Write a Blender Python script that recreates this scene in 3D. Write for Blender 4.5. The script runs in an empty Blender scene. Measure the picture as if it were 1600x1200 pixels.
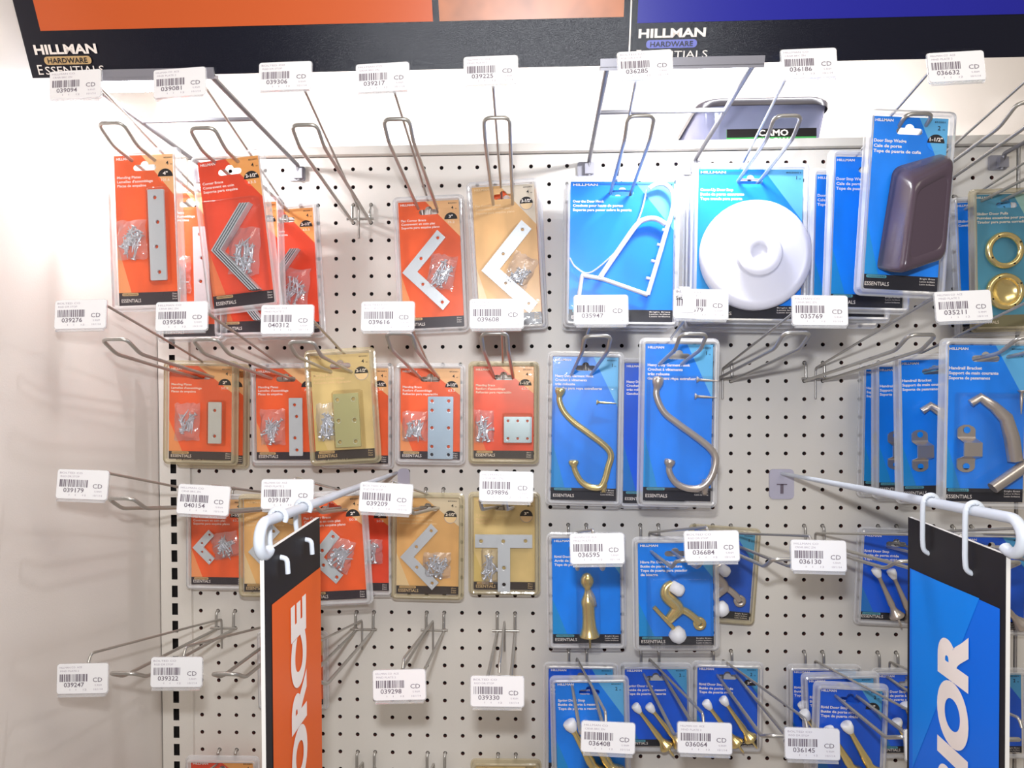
import bpy, math, random
from mathutils import Vector, Matrix
from mathutils.geometry import tessellate_polygon
random.seed(7)
PI = math.pi
I = 0.0254                      # peg pitch, one inch
Z0 = 1.79                       # height of the top row of peg holes
C = bpy.context.scene.collection

# ------------------------------------------------------------------ camera
F = 1111.0; DIST = 1.01
YAW, PITCH, ROLL = 0.0390, -0.0160, 0.0047
CX, CZ = 0.4937, Z0 - 0.2912
cy_, sy_ = math.cos(YAW), math.sin(YAW)
cp_, sp_ = math.cos(PITCH), math.sin(PITCH)
cr_, sr_ = math.cos(ROLL), math.sin(ROLL)
ax1 = Vector((cy_, sy_, 0)); ay1 = Vector((-sy_, cy_, 0)); az = Vector((0, 0, 1))
v_z1 = az * cp_ - ay1 * sp_
FWD = az * sp_ + ay1 * cp_
RIGHT = ax1 * cr_ - v_z1 * sr_
UP = ax1 * sr_ + v_z1 * cr_
CAM = Vector((CX, -DIST, CZ))
camd = bpy.data.cameras.new('camera'); cam = bpy.data.objects.new('camera', camd); C.objects.link(cam)
camd.sensor_width = 36.0; camd.lens = 36.0 * F / 1600.0; camd.clip_start = 0.02
M = Matrix((( RIGHT.x, UP.x, -FWD.x, CAM.x), (RIGHT.y, UP.y, -FWD.y, CAM.y), (RIGHT.z, UP.z, -FWD.z, CAM.z), (0, 0, 0, 1)))
cam.matrix_world = M
bpy.context.scene.camera = cam

def ray(px, py): return RIGHT * ((px - 800) / F) + UP * ((600 - py) / F) + FWD
def at(px, py, Y=0.0):
    """point of the photograph at distance Y in front of the pegboard"""
    d = ray(px, py); t = (-Y - CAM.y) / d.y
    return CAM + d * t

# ------------------------------------------------------------------ light
sc = bpy.context.scene
sc.view_settings.view_transform = 'Standard'; sc.view_settings.look = 'None'
sc.view_settings.gamma = 1.0; sc.view_settings.use_curve_mapping = False
sc.view_settings.exposure = 0.0
w = bpy.data.worlds.new('world'); sc.world = w; w.use_nodes = True
bg = w.node_tree.nodes['Background']
bg.inputs[0].default_value = (1.0, 0.93, 0.84, 1); bg.inputs[1].default_value = 0.26

def area(name, loc, target, sx, sz, power, col):
    l = bpy.data.lights.new(name, 'AREA'); l.shape = 'RECTANGLE'; l.size = sx; l.size_y = sz
    l.energy = power; l.color = col
    o = bpy.data.objects.new(name, l); C.objects.link(o); o.location = loc
    d = Vector(target) - Vector(loc); o.rotation_euler = d.to_track_quat('-Z', 'Y').to_euler()
    return o
# the camera's own flash, just above the lens
area('camera_flash', (CX - 0.012, -DIST - 0.005, CZ + 0.088), (CX, 0, CZ), 0.035, 0.02, 5.2, (0.93, 0.96, 1.0))
# shop ceiling light above the aisle
area('aisle_light', (0.95, -1.5, 2.7), (0.3, 0, 1.4), 1.6, 0.5, 15, (1.0, 0.92, 0.80))

# ------------------------------------------------------------------ materials
def mat(name, col, rough=0.5, metal=0.0, spec=0.5, bump=0.0, scale=200, var=0.0, emit=0.0, ecol=None):
    m = bpy.data.materials.new(name); m.use_nodes = True
    nt = m.node_tree; b = nt.nodes['Principled BSDF']
    b.inputs['Base Color'].default_value = (*col, 1); b.inputs['Roughness'].default_value = rough
    b.inputs['Metallic'].default_value = metal; b.inputs['Specular IOR Level'].default_value = spec
    if bump or var:
        tc = nt.nodes.new('ShaderNodeTexCoord'); n = nt.nodes.new('ShaderNodeTexNoise'); n.inputs['Scale'].default_value = scale
        nt.links.new(tc.outputs['Object'], n.inputs['Vector'])
        if bump:
            bp = nt.nodes.new('ShaderNodeBump'); bp.inputs['Strength'].default_value = bump; bp.inputs['Distance'].default_value = 0.001
            nt.links.new(n.outputs['Fac'], bp.inputs['Height']); nt.links.new(bp.outputs[0], b.inputs['Normal'])
        if var:
            r = nt.nodes.new('ShaderNodeValToRGB')
            r.color_ramp.elements[0].position = .3; r.color_ramp.elements[1].position = .7
            r.color_ramp.elements[0].color = (*[c * (1 - var) for c in col], 1); r.color_ramp.elements[1].color = (*[min(1, c * (1 + var)) for c in col], 1)
            nt.links.new(n.outputs['Fac'], r.inputs[0]); nt.links.new(r.outputs[0], b.inputs['Base Color'])
    if emit:
        b.inputs['Emission Color'].default_value = (*(ecol or col), 1); b.inputs['Emission Strength'].default_value = emit
    return m
def srgb(r, g, b):
    f = lambda c: (c / 255 / 12.92) if c <= 10 else ((c / 255 + .055) / 1.055) ** 2.4
    return (f(r), f(g), f(b))

def clear(name, col, milk, fres, rough=0.06, bump=0.0, base=0.02):
    """clear plastic film: see-through, glossy, a share of milky white"""
    m = bpy.data.materials.new(name); m.use_nodes = True; nt = m.node_tree; nt.nodes.clear()
    out = nt.nodes.new('ShaderNodeOutputMaterial'); tr = nt.nodes.new('ShaderNodeBsdfTransparent'); gl = nt.nodes.new('ShaderNodeBsdfGlossy')
    df = nt.nodes.new('ShaderNodeBsdfDiffuse'); lw = nt.nodes.new('ShaderNodeLayerWeight'); mx = nt.nodes.new('ShaderNodeMixShader'); mx2 = nt.nodes.new('ShaderNodeMixShader')
    mm = nt.nodes.new('ShaderNodeMath'); mm.operation = 'MULTIPLY_ADD'; mm.inputs[1].default_value = fres; mm.inputs[2].default_value = base
    tr.inputs[0].default_value = (*[0.5 + 0.5 * c for c in col], 1); df.inputs[0].default_value = (*col, 1); gl.inputs['Roughness'].default_value = rough
    lw.inputs['Blend'].default_value = 0.35
    mx2.inputs[0].default_value = milk
    nt.links.new(tr.outputs[0], mx2.inputs[1]); nt.links.new(df.outputs[0], mx2.inputs[2])
    nt.links.new(lw.outputs['Fresnel'], mm.inputs[0]); nt.links.new(mm.outputs[0], mx.inputs[0])
    nt.links.new(mx2.outputs[0], mx.inputs[1]); nt.links.new(gl.outputs[0], mx.inputs[2]); nt.links.new(mx.outputs[0], out.inputs[0])
    if bump:
        tc = nt.nodes.new('ShaderNodeTexCoord'); n = nt.nodes.new('ShaderNodeTexNoise'); n.inputs['Scale'].default_value = 60; n.inputs['Detail'].default_value = 3
        bp = nt.nodes.new('ShaderNodeBump'); bp.inputs['Strength'].default_value = bump; bp.inputs['Distance'].default_value = 0.002
        nt.links.new(tc.outputs['Object'], n.inputs['Vector']); nt.links.new(n.outputs['Fac'], bp.inputs['Height'])
        nt.links.new(bp.outputs[0], gl.inputs['Normal'])
    return m

def card_mat(name, base, corner, low, band, k1=0.45, k2=1.9):
    """printed card: a lighter facet in the top right corner, one at the lower left, dark band at the foot"""
    m = bpy.data.materials.new(name); m.use_nodes = True; nt = m.node_tree; b = nt.nodes['Principled BSDF']
    b.inputs['Roughness'].default_value = 0.32
    tc = nt.nodes.new('ShaderNodeTexCoord'); sp = nt.nodes.new('ShaderNodeSeparateXYZ'); nt.links.new(tc.outputs['Generated'], sp.inputs[0])
    def math_(op, a, b_, c=None):
        n = nt.nodes.new('ShaderNodeMath'); n.operation = op
        for i, x in enumerate((a, b_, c)):
            if x is None: continue
            if isinstance(x, (int, float)): n.inputs[i].default_value = x
            else: nt.links.new(x, n.inputs[i])
        return n.outputs[0]
    def mix(f, a, c2):
        n = nt.nodes.new('ShaderNodeMix'); n.data_type = 'RGBA'; nt.links.new(f, n.inputs[0])
        if isinstance(a, tuple): n.inputs[6].default_value = (*a, 1)
        else: nt.links.new(a, n.inputs[6])
        n.inputs[7].default_value = (*c2, 1); return n.outputs[2]
    X, Z = sp.outputs['X'], sp.outputs['Z']
    # corner: x > k1 + (1-z)*k2
    t = math_('MULTIPLY_ADD', math_('SUBTRACT', 1.0, Z), k2, k1)
    f1 = math_('GREATER_THAN', X, t)
    f2 = math_('LESS_THAN', math_('ADD', math_('MULTIPLY', X, 1.6), Z), 0.42)
    f3 = math_('LESS_THAN', Z, 0.085)
    noise = nt.nodes.new('ShaderNodeTexNoise'); noise.inputs['Scale'].default_value = 2.5
    nt.links.new(tc.outputs['Generated'], noise.inputs['Vector'])
    r = nt.nodes.new('ShaderNodeValToRGB'); r.color_ramp.elements[0].position = .35; r.color_ramp.elements[1].position = .65
    r.color_ramp.elements[0].color = (*[c * .88 for c in base], 1); r.color_ramp.elements[1].color = (*[min(1, c * 1.12) for c in base], 1)
    nt.links.new(noise.outputs['Fac'], r.inputs[0])
    c = mix(f2, r.outputs[0], low); c = mix(f1, c, corner); c = mix(f3, c, band)
    nt.links.new(c, b.inputs['Base Color'])
    return m

MT = {}
MT['board'] = mat('pegboard_enamel', srgb(222, 216, 208), 0.42, bump=0.15, scale=900)
MT['panel'] = mat('side_panel_enamel', srgb(226, 218, 211), 0.38, bump=0.1, scale=500)
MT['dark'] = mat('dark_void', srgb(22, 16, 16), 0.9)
MT['brown_core'] = mat('hardboard_core', srgb(92, 50, 44), 0.8)
MT['wire'] = mat('zinc_wire', srgb(184, 180, 174), 0.32, 0.7)
MT['wire_white'] = mat('white_coated_wire', srgb(208, 214, 224), 0.35)
MT['zinc'] = mat('zinc_plate', srgb(200, 204, 208), 0.34, 0.35, bump=0.1, scale=300)
MT['zinc_blue'] = mat('bright_zinc', srgb(180, 198, 214), 0.25, 0.55)
MT['zinc_yellow'] = mat('yellowed_zinc', srgb(186, 184, 140), 0.4, 0.5)
MT['screw'] = mat('screw_steel', srgb(206, 208, 214), 0.32, 0.6)
MT['brass'] = mat('polished_brass', srgb(240, 216, 150), 0.24, 0.85)
MT['nickel'] = mat('satin_nickel', srgb(206, 194, 184), 0.3, 0.8)
MT['white_plastic'] = mat('white_plastic', srgb(216, 216, 230), 0.3)
MT['white_rubber'] = mat('white_rubber', srgb(240, 240, 244), 0.5)
MT['wedge'] = mat('dark_rubber', srgb(78, 64, 76), 0.25, bump=0.1, scale=200)
MT['paper'] = mat('label_paper', srgb(240, 238, 240), 0.5)
MT['ink'] = mat('label_ink', srgb(112, 100, 112), 0.6)
MT['ink_soft'] = mat('faint_ink', srgb(176, 166, 176), 0.6)
MT['white_ink'] = mat('white_ink', srgb(252, 240, 232), 0.5)
MT['pale_ink'] = mat('pale_tan_ink', srgb(238, 206, 160), 0.5)
MT['black'] = mat('black_print', srgb(28, 23, 26), 0.5, spec=.3)
MT['grey_plate'] = mat('grey_metal', srgb(150, 148, 156), 0.4, 0.3)
MT['navy'] = mat('navy_black_print', srgb(10, 12, 30), 0.24, bump=.3, scale=1600)
MT['sign_orange'] = mat('sign_orange', srgb(236, 100, 30), 0.45, spec=.25)
MT['sign_orange_light'] = mat('sign_orange_light', srgb(244, 136, 60), 0.35)
MT['sign_red'] = mat('header_orange', srgb(206, 92, 42), 0.35)
MT['sign_blue'] = mat('sign_blue', srgb(6, 110, 234), 0.45, spec=.25)
MT['sign_blue_light'] = mat('sign_blue_light', srgb(10, 134, 242), 0.45, spec=.25)
MT['royal'] = mat('royal_blue', srgb(30, 32, 150), 0.35)
MT['bracket_wire'] = mat('grey_bracket_wire', srgb(128, 126, 130), 0.4, 0.3)
MT['pale_plate'] = mat('pale_lilac_plate', srgb(188, 184, 200), 0.4)
MT['wood'] = mat('strand_board_print', srgb(176, 108, 70), 0.35, var=0.3, scale=28)
MT['tan_pill'] = mat('tan_pill', srgb(206, 170, 120), 0.4)
MT['lilac_pill'] = mat('lilac_pill', srgb(120, 126, 206), 0.4)
MT['teal_pill'] = mat('teal_pill', srgb(86, 160, 176), 0.4)
MT['foam'] = mat('white_foam_board', srgb(232, 228, 224), 0.6)
MT['sticker_tan'] = mat('aged_film_sheet', srgb(222, 206, 164), 0.4)
MT['lamp'] = mat('lamp_glow', (1, 1, 1), 0.4, emit=22, ecol=(0.86, 0.92, 1.0))
MT['lamp_body'] = mat('lamp_housing', srgb(225, 225, 230), 0.4)
MT['tote'] = clear('clear_tote_plastic', srgb(150, 154, 186), 0.6, 0.5)
MT['tote_lid'] = mat('grey_tote_lid', srgb(48, 44, 50), 0.3)
MT['green'] = mat('green_label', srgb(70, 160, 86), 0.4)
MT['shell'] = clear('clear_blister', (0.97, 0.97, 0.98), 0.012, 0.32, 0.07, 0.35, 0.0)
MT['rim'] = clear('blister_rim', (0.92, 0.92, 0.95), 0.38, 0.7, 0.12, 0.3, 0.08)
MT['shell_amber'] = clear('amber_blister', srgb(248, 242, 224), 0.03, 0.35, 0.08, 0.35, 0.0)
MT['rim_amber'] = clear('amber_rim', srgb(214, 200, 162), 0.42, 0.7, 0.12, 0.3, 0.06)
MT['bag'] = clear('crinkled_bag_film', (0.94, 0.94, 0.97), 0.12, 0.6, 0.12, 1.0, 0.04)
MT['holder'] = clear('clear_tag_holder', (0.95, 0.95, 0.97), 0.25, 0.6, 0.1)
BAND = srgb(52, 42, 48)
MT['card_orange'] = card_mat('orange_card', srgb(243, 98, 44), srgb(240, 186, 130), srgb(246, 158, 100), BAND)
MT['card_red'] = card_mat('red_orange_card', srgb(236, 76, 44), srgb(240, 166, 92), srgb(240, 128, 76), BAND)
MT['card_tan'] = card_mat('faded_tan_card', srgb(230, 182, 122), srgb(224, 210, 190), srgb(238, 212, 172), BAND)
MT['card_beige'] = card_mat('bleached_beige_card', srgb(222, 198, 144), srgb(220, 196, 146), srgb(220, 196, 128), BAND)
MT['card_blue'] = card_mat('blue_card', srgb(0, 132, 240), srgb(96, 178, 226), srgb(24, 146, 216), srgb(26, 24, 36), 0.62, 1.1)
MT['card_deep'] = card_mat('deep_blue_card', srgb(4, 92, 220), srgb(76, 160, 210), srgb(24, 118, 200), srgb(20, 20, 34), 0.66, 1.0)
MT['card_teal'] = card_mat('teal_card', srgb(70, 150, 190), srgb(160, 205, 205), srgb(90, 160, 180), srgb(120, 116, 90), 0.6, 1.1)

# ------------------------------------------------------------------ mesh helpers
class MB:
    def __init__(s): s.v = []; s.f = []; s.m = []; s.sm = []; s.mats = []
    def mi(s, m):
        if m not in s.mats: s.mats.append(m)
        return s.mats.index(m)
    def add(s, vs, fs, m, smooth=False):
        o = len(s.v); k = s.mi(m)
        s.v += [tuple(v) for v in vs]; s.f += [tuple(i + o for i in f) for f in fs]
        s.m += [k] * len(fs); s.sm += [smooth] * len(fs)
    def box(s, a, b, m):
        x0, y0, z0 = a; x1, y1, z1 = b
        vs = [(x, y, z) for x in (x0, x1) for y in (y0, y1) for z in (z0, z1)]
        s.add(vs, [(0, 1, 3, 2), (4, 6, 7, 5), (0, 4, 5, 1), (2, 3, 7, 6), (0, 2, 6, 4), (1, 5, 7, 3)], m)
    def tube(s, pts, r, m, n=8, cap=True):
        pts = [Vector(p) for p in pts]; k = len(pts)
        rr = r if isinstance(r, (list, tuple)) else [r] * k
        vs = []; up = None
        for i, p in enumerate(pts):
            d = (pts[min(i + 1, k - 1)] - pts[max(i - 1, 0)])
            d = d.normalized() if d.length > 1e-9 else Vector((0, 0, 1))
            if up is None:
                a = Vector((0, 0, 1)) if abs(d.z) < .9 else Vector((1, 0, 0)); up = (a - d * a.dot(d)).normalized()
            else:
                up = up - d * up.dot(d); up.normalize()
            sd = d.cross(up)
            for j in range(n):
                t = 2 * PI * j / n; vs.append(p + (up * math.cos(t) + sd * math.sin(t)) * rr[i])
        fs = [(i * n + j, i * n + (j + 1) % n, (i + 1) * n + (j + 1) % n, (i + 1) * n + j) for i in range(k - 1) for j in range(n)]
        s.add(vs, fs, m, True)
        if cap: s.add(vs[:n], [tuple(range(n))[::-1]], m); s.add(vs[-n:], [tuple(range(n))], m)
    def lathe(s, p0, p1, prof, m, n=20):
        """prof: list of (t, radius) along p0->p1 (t in 0..1)"""
        p0 = Vector(p0); p1 = Vector(p1); d = p1 - p0; L = d.length; d.normalize()
        a = Vector((0, 0, 1)) if abs(d.z) < .9 else Vector((1, 0, 0)); u = (a - d * a.dot(d)).normalized(); w_ = d.cross(u)
        vs = []
        for t, r in prof:
            for j in range(n):
                q = 2 * PI * j / n; vs.append(p0 + d * (t * L) + (u * math.cos(q) + w_ * math.sin(q)) * max(r, 1e-5))
        k = len(prof)
        fs = [(i * n + j, i * n + (j + 1) % n, (i + 1) * n + (j + 1) % n, (i + 1) * n + j) for i in range(k - 1) for j in range(n)]
        fs += [tuple(range(n))[::-1], tuple(range((k - 1) * n, k * n))]
        s.add(vs, fs, m, True)
    def poly(s, loops, y, m, y2=None):
        """flat polygon with holes in the xz plane at depth y; with y2 a solid slab"""
        tri = tessellate_polygon([[Vector((x, z, 0)) for x, z in lp] for lp in loops])
        flat = [p for lp in loops for p in lp]
        fr = []
        for t in tri:
            a, b, c = [flat[i] for i in t]
            ar = (b[0] - a[0]) * (c[1] - a[1]) - (c[0] - a[0]) * (b[1] - a[1])
            fr.append(tuple(t) if ar > 0 else tuple(t[::-1]))
        s.add([(x, y, z) for x, z in flat], fr, m)
        if y2 is not None:
            s.add([(x, y2, z) for x, z in flat], [f[::-1] for f in fr], m)
            for lp in loops:
                n = len(lp)
                s.add([(x, y, z) for x, z in lp] + [(x, y2, z) for x, z in lp], [(i, (i + 1) % n, n + (i + 1) % n, n + i) for i in range(n)], m)
    def disc(s, x, z, r, y, m, a0=0, a1=2 * PI, n=20):
        pts = [(x + r * math.cos(a0 + (a1 - a0) * i / n), z + r * math.sin(a0 + (a1 - a0) * i / n)) for i in range(n + (0 if a1 - a0 > 6.28 else 1))]
        s.add([(p, y, q) for p, q in pts], [tuple(range(len(pts)))], m)
    def loops(s, lps, m, smooth=False):
        n = len(lps[0]); vs = [p for lp in lps for p in lp]
        s.add(vs, [(i * n + j, i * n + (j + 1) % n, (i + 1) * n + (j + 1) % n, (i + 1) * n + j) for i in range(len(lps) - 1) for j in range(n)], m, smooth)
    def text(s, st, x, z, h, m, y=-0.0005, wid=None, align='l', bold=0.0, T=None):
        """lettering of capital height h; wid fits the string to a width; T maps (x, z) to a 3D point"""
        vs, fs, W = glyphs(st, bold)
        sx = sz = h / 0.73
        if wid: sx = wid / W
        off = {'l': 0, 'c': -W * sx / 2, 'r': -W * sx}[align]
        if T is None: T = lambda a, b: (a, y, b)
        s.add([T(x + off + a * sx, z + b * sz) for a, b in vs], fs, m)
    def build(s, name, parent=None, loc=None):
        me = bpy.data.meshes.new(name); me.from_pydata(s.v, [], s.f)
        for m in s.mats: me.materials.append(MT[m])
        me.polygons.foreach_set('material_index', s.m); me.polygons.foreach_set('use_smooth', s.sm); me.update()
        o = bpy.data.objects.new(name, me); C.objects.link(o)
        if parent: o.parent = parent
        if loc is not None: o.location = loc
        return o

_g = {}
def glyphs(st, bold=0.0, res=2):
    k = (st, bold)
    if k in _g: return _g[k]
    cu = bpy.data.curves.new('t', 'FONT'); cu.body = st; cu.resolution_u = res; cu.offset = bold; cu.size = 1.0
    cu.fill_mode = 'FRONT'
    o = bpy.data.objects.new('t', cu); C.objects.link(o)
    me = bpy.data.meshes.new_from_object(o.evaluated_get(bpy.context.evaluated_depsgraph_get()))
    vs = [(v.co.x, v.co.y) for v in me.vertices]; fs = [tuple(p.vertices) for p in me.polygons]
    bpy.data.objects.remove(o); bpy.data.curves.remove(cu); bpy.data.meshes.remove(me)
    if vs:
        x0 = min(v[0] for v in vs); W = max(v[0] for v in vs) - x0; vs = [(a - x0, b) for a, b in vs]
    else: W = 1
    _g[k] = (vs, fs, max(W, 1e-3)); return _g[k]

def empty(name, loc, label, cat, group=None, rot=(0, 0, 0)):
    o = bpy.data.objects.new(name, None); C.objects.link(o); o.location = loc; o.rotation_euler = rot; o.empty_display_size = 0.01
    return tag(o, label, cat, group)
def tag(o, label, cat, group=None):
    o['label'] = label; o['category'] = cat
    if group: o['group'] = group
    return o
def struct(mb, name):
    o = mb.build(name); o['kind'] = 'structure'; return o
def fillet(pts, r, n=5):
    pts = [Vector(p) for p in pts]; out = [pts[0]]
    for i in range(1, len(pts) - 1):
        a, b, c = pts[i - 1], pts[i], pts[i + 1]
        q = min(r, (a - b).length * .49, (c - b).length * .49)
        p0 = b + (a - b).normalized() * q; p1 = b + (c - b).normalized() * q
        for k in range(n + 1):
            t = k / n; out.append(p0 * (1 - t) ** 2 + b * 2 * t * (1 - t) + p1 * t * t)
    out.append(pts[-1]); return out
def smooth_path(pts, n=6):
    pts = [Vector(p) for p in pts]; P = [pts[0]] + pts + [pts[-1]]; out = []
    for i in range(1, len(P) - 2):
        for k in range(n):
            t = k / n; a, b, c, d = P[i - 1], P[i], P[i + 1], P[i + 2]
            out.append(.5 * ((2 * b) + (c - a) * t + (2 * a - 5 * b + 4 * c - d) * t * t + (3 * b - a - 3 * c + d) * t ** 3))
    out.append(pts[-1]); return out
def rrect(x0, z0, x1, z1, r, n=4):
    out = []
    for cx, cz, a in ((x1 - r, z1 - r, 0), (x0 + r, z1 - r, PI / 2), (x0 + r, z0 + r, PI), (x1 - r, z0 + r, 1.5 * PI)):
        for i in range(n + 1):
            t = a + PI / 2 * i / n; out.append((cx + r * math.cos(t), cz + r * math.sin(t)))
    return out
def circle(x, z, r, n=14): return [(x + r * math.cos(2 * PI * i / n), z - r * math.sin(2 * PI * i / n)) for i in range(n)]

# ------------------------------------------------------------------ the setting
XL = at(248, 600, 0).x                      # left side panel
XB0 = at(297, 600, 0).x                     # left edge of the perforated panel
XR = at(1586, 600, 0).x                     # right edge
ZT = Z0 + 0.0135                            # top of the perforated field
ZB = Z0 - 50 * I
def hx(c): return c * I
def hz(r): return Z0 - r * I

def pegboard(name, c0, c1, xa, xb):
    mb = MB(); R = 0.0028; n = 16
    ring = [(math.cos(2 * PI * i / n), math.sin(2 * PI * i / n)) for i in range(n)]
    sq = []
    for a, b in ring:
        k = max(abs(a), abs(b)); sq.append((a / k, b / k))
    vs = []; fs = []; fi = []
    for c in range(c0, c1 + 1):
        for r in range(0, 50):
            x, z = hx(c), hz(r)
            o = len(vs); h = I / 2
            vs += [(x + a * h, 0, z + b * h) for a, b in sq] + [(x + a * R, 0, z + b * R) for a, b in ring] + [(x + a * R, .0055, z + b * R) for a, b in ring]
            for i in range(n):
                j = (i + 1) % n
                fs.append((o + i, o + j, o + n + j, o + n + i)); fi.append((o + n + i, o + n + j, o + 2 * n + j, o + 2 * n + i))
    mb.add(vs, fs, 'board'); mb.add(vs, fi, 'brown_core')
    # plain margins round the perforated field
    x0, x1 = hx(c0) - I / 2, hx(c1) + I / 2; z1, z0 = hz(0) + I / 2, hz(49) - I / 2
    def q(a, b, c, d): mb.add([(a, 0, c), (b, 0, c), (b, 0, d), (a, 0, d)], [(0, 1, 2, 3)], 'board')
    if xa < x0: q(xa, x0, z0, z1)
    if xb > x1: q(x1, xb, z0, z1)
    q(xa, xb, z1, z1 + .004)
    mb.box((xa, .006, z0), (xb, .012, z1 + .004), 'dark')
    return struct(mb, name)
pegboard('wall_back', 0, 44, XB0, XR)
XR2 = XR + 0.034
pegboard('wall_right', 47, 58, XR2, XR2 + 0.33)

def slotted(name, xa, xb, xs):
    mb = MB(); P = 0.0257; zc = at(273, 730, 0).z
    y = -0.004; sw = .0043; sh = 0.0085
    mb.add([(xa, y, ZB), (xs - sw, y, ZB), (xs - sw, y, ZT + .01), (xa, y, ZT + .01)], [(0, 1, 2, 3)], 'board')
    mb.add([(xs + sw, y, ZB), (xb, y, ZB), (xb, y, ZT + .01), (xs + sw, y, ZT + .01)], [(0, 1, 2, 3)], 'board')
    k0 = int((zc - ZB) / P) - 1; k1 = int((ZT - zc) / P)
    prev = ZB
    for k in range(-k0, k1 + 1):
        z = zc + k * P
        mb.add([(xs - sw, y, prev), (xs + sw, y, prev), (xs + sw, y, z - sh), (xs - sw, y, z - sh)], [(0, 1, 2, 3)], 'board')
        lp = rrect(xs - sw, z - sh, xs + sw, z + sh, .0012, 2)
        mb.loops([[(x, y, zz) for x, zz in lp], [(x, y + .004, zz) for x, zz in lp]], 'dark')
        prev = z + sh
    mb.add([(xs - sw, y, prev), (xs + sw, y, prev), (xs + sw, y, ZT + .01), (xs - sw, y, ZT + .01)], [(0, 1, 2, 3)], 'board')
    mb.box((xa, .002, ZB), (xb, .03, ZT + .01), 'dark')
    mb.box((xa, y, ZB), (xa + .0006, .002, ZT + .01), 'board'); mb.box((xb - .0006, y, ZB), (xb, .002, ZT + .01), 'board')
    return struct(mb, name)
slotted('trim_1', XL + .001, XB0 - .0015, at(273, 730, 0).x)
slotted('trim_2', XR + .002, XR2 - .002, XR + .017)
# narrow folded lip between the slotted post and the perforated panel
mb = MB(); mb.box((XB0 - .0012, -.006, ZB), (XB0 + .0012, .004, ZT + .01), 'board'); struct(mb, 'trim_3')
# top rail of the display and the surfaces above it
zr0, zr1 = at(900, 244, 0).z, at(900, 222, .012).z
mb = MB(); mb.box((XL, -.012, ZT + .0045), (XR2 + .33, .03, zr1), 'board')
struct(mb, 'trim_4')
mb = MB(); mb.box((XL, .03, zr1 - .03), (XR2 + .33, .3, zr1 - .02), 'panel'); struct(mb, 'trim_5')   # deck behind the rail
mb = MB(); mb.box((XL - .02, .3, 0), (XR2 + .35, .32, 2.6), 'panel'); struct(mb, 'wall_rear')
mb = MB(); mb.box((XL - .02, -.46, 0.9), (XL, .3, 2.6), 'panel'); struct(mb, 'wall_left')
mb = MB(); mb.box((-1.5, -3.2, -.02), (3, .6, 0), 'panel'); struct(mb, 'floor')

# ------------------------------------------------------------------ lamps under the header
def lamp(px, py, label, pw):
    p = at(px, py, .2); t = empty('display_lamp', p, label, 'lamp', 'lamps behind the header sign')
    m = MB(); m.box((-.045, -.02, .006), (.045, .02, .03), 'lamp_body'); m.build('housing', t)
    m = MB(); m.lathe((-.042, 0, 0), (.042, 0, 0), [(0, .004), (.05, .009), (.95, .009), (1, .004)], 'lamp', 12); m.build('light_tube', t)
    area('display_lamp_light', p + Vector((0, 0, -.012)), p + Vector((0, .22, -.5)), .07, .02, pw, (0.95, 0.96, 1.0))
    # added fill light, hidden by the header, that whitens the rear wall
    area('added_rear_wall_fill', (p.x + .12, .02, 1.945), (p.x + .12, .30, 1.86), .55, .02, 3.4, (0.97, 0.97, 1.0))
    return t
lamp(203, 131, 'bright white lamp behind the header, above the far left top-row tags', 1.5)
lamp(1108, 111, 'bright white lamp behind the header beside the right-hand sign bracket', 2.1)

# ------------------------------------------------------------------ header sign
TILT = math.radians(22)
hb = at(800, 106, .283)                           # a point of the bottom edge
HO = Vector((0, hb.y, hb.z)); HN = Vector((0, -math.cos(TILT), -math.sin(TILT))); HU = Vector((0, -math.sin(TILT), math.cos(TILT)))
def hp(px, py):
    d = ray(px, py); t = (HO - CAM).dot(HN) / d.dot(HN); p = CAM + d * t - HO
    return p.x, p.dot(HU)
def HT(y):
    return lambda a, b: tuple(HO + Vector((a, 0, 0)) + HU * b + HN * y)
def hquad(m, x0, x1, t0, t1, y, ma):
    T = HT(y); m.add([T(x0, t0), T(x1, t0), T(x1, t1), T(x0, t1)], [(0, 1, 2, 3)], ma)
def hbox(m, x0, x1, t0, t1, y0, y1, ma):
    A, B = HT(y0), HT(y1)
    vs = [A(x0, t0), A(x1, t0), A(x1, t1), A(x0, t1), B(x0, t0), B(x1, t0), B(x1, t1), B(x0, t1)]
    m.add(vs, [(0, 1, 2, 3), (7, 6, 5, 4), (0, 4, 5, 1), (1, 5, 6, 2), (2, 6, 7, 3), (3, 7, 4, 0)], ma)
def hlogo(m, pxl, pxr, ys, pill, ink):
    x0 = hp(pxl, ys[0])[0]; x1 = hp(pxr, ys[0])[0]
    def tt(y): return hp((pxl + pxr) / 2, y)[1]
    W = x1 - x0
    m.text('HILLMAN', x0, tt(ys[1]), tt(ys[0]) - tt(ys[1]), 'white_ink', wid=W, bold=.035, T=HT(.0012))
    lp = rrect(x0 + W * .12, tt(ys[3]), x0 + W * .88, tt(ys[2]), (tt(ys[2]) - tt(ys[3])) * .45)
    T = HT(.0012); m.add([T(a, b) for a, b in lp], [tuple(range(len(lp)))], pill)
    h = (tt(ys[2]) - tt(ys[3]))
    m.text('HARDWARE', x0 + W * .18, tt(ys[3]) + h * .18, h * .64, 'navy', wid=W * .64, bold=.02, T=HT(.0018))
    m.text('E', x0 - W * .02, tt(ys[5]), (tt(ys[4]) - tt(ys[5])) * 1.25, 'white_ink', T=HT(.0012))
    m.text('SSENTIALS', x0 + W * .1, tt(ys[5]), tt(ys[4]) - tt(ys[5]), 'white_ink', wid=W * .95, T=HT(.0012))
xl = hp(51, 122)[0]; xs = hp(983.5, 80)[0]; xr = hp(1900, 90)[0]; TOP = .34
t_or = hp(370, 41)[1]; t_bl = hp(1300, 29)[1]
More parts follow.
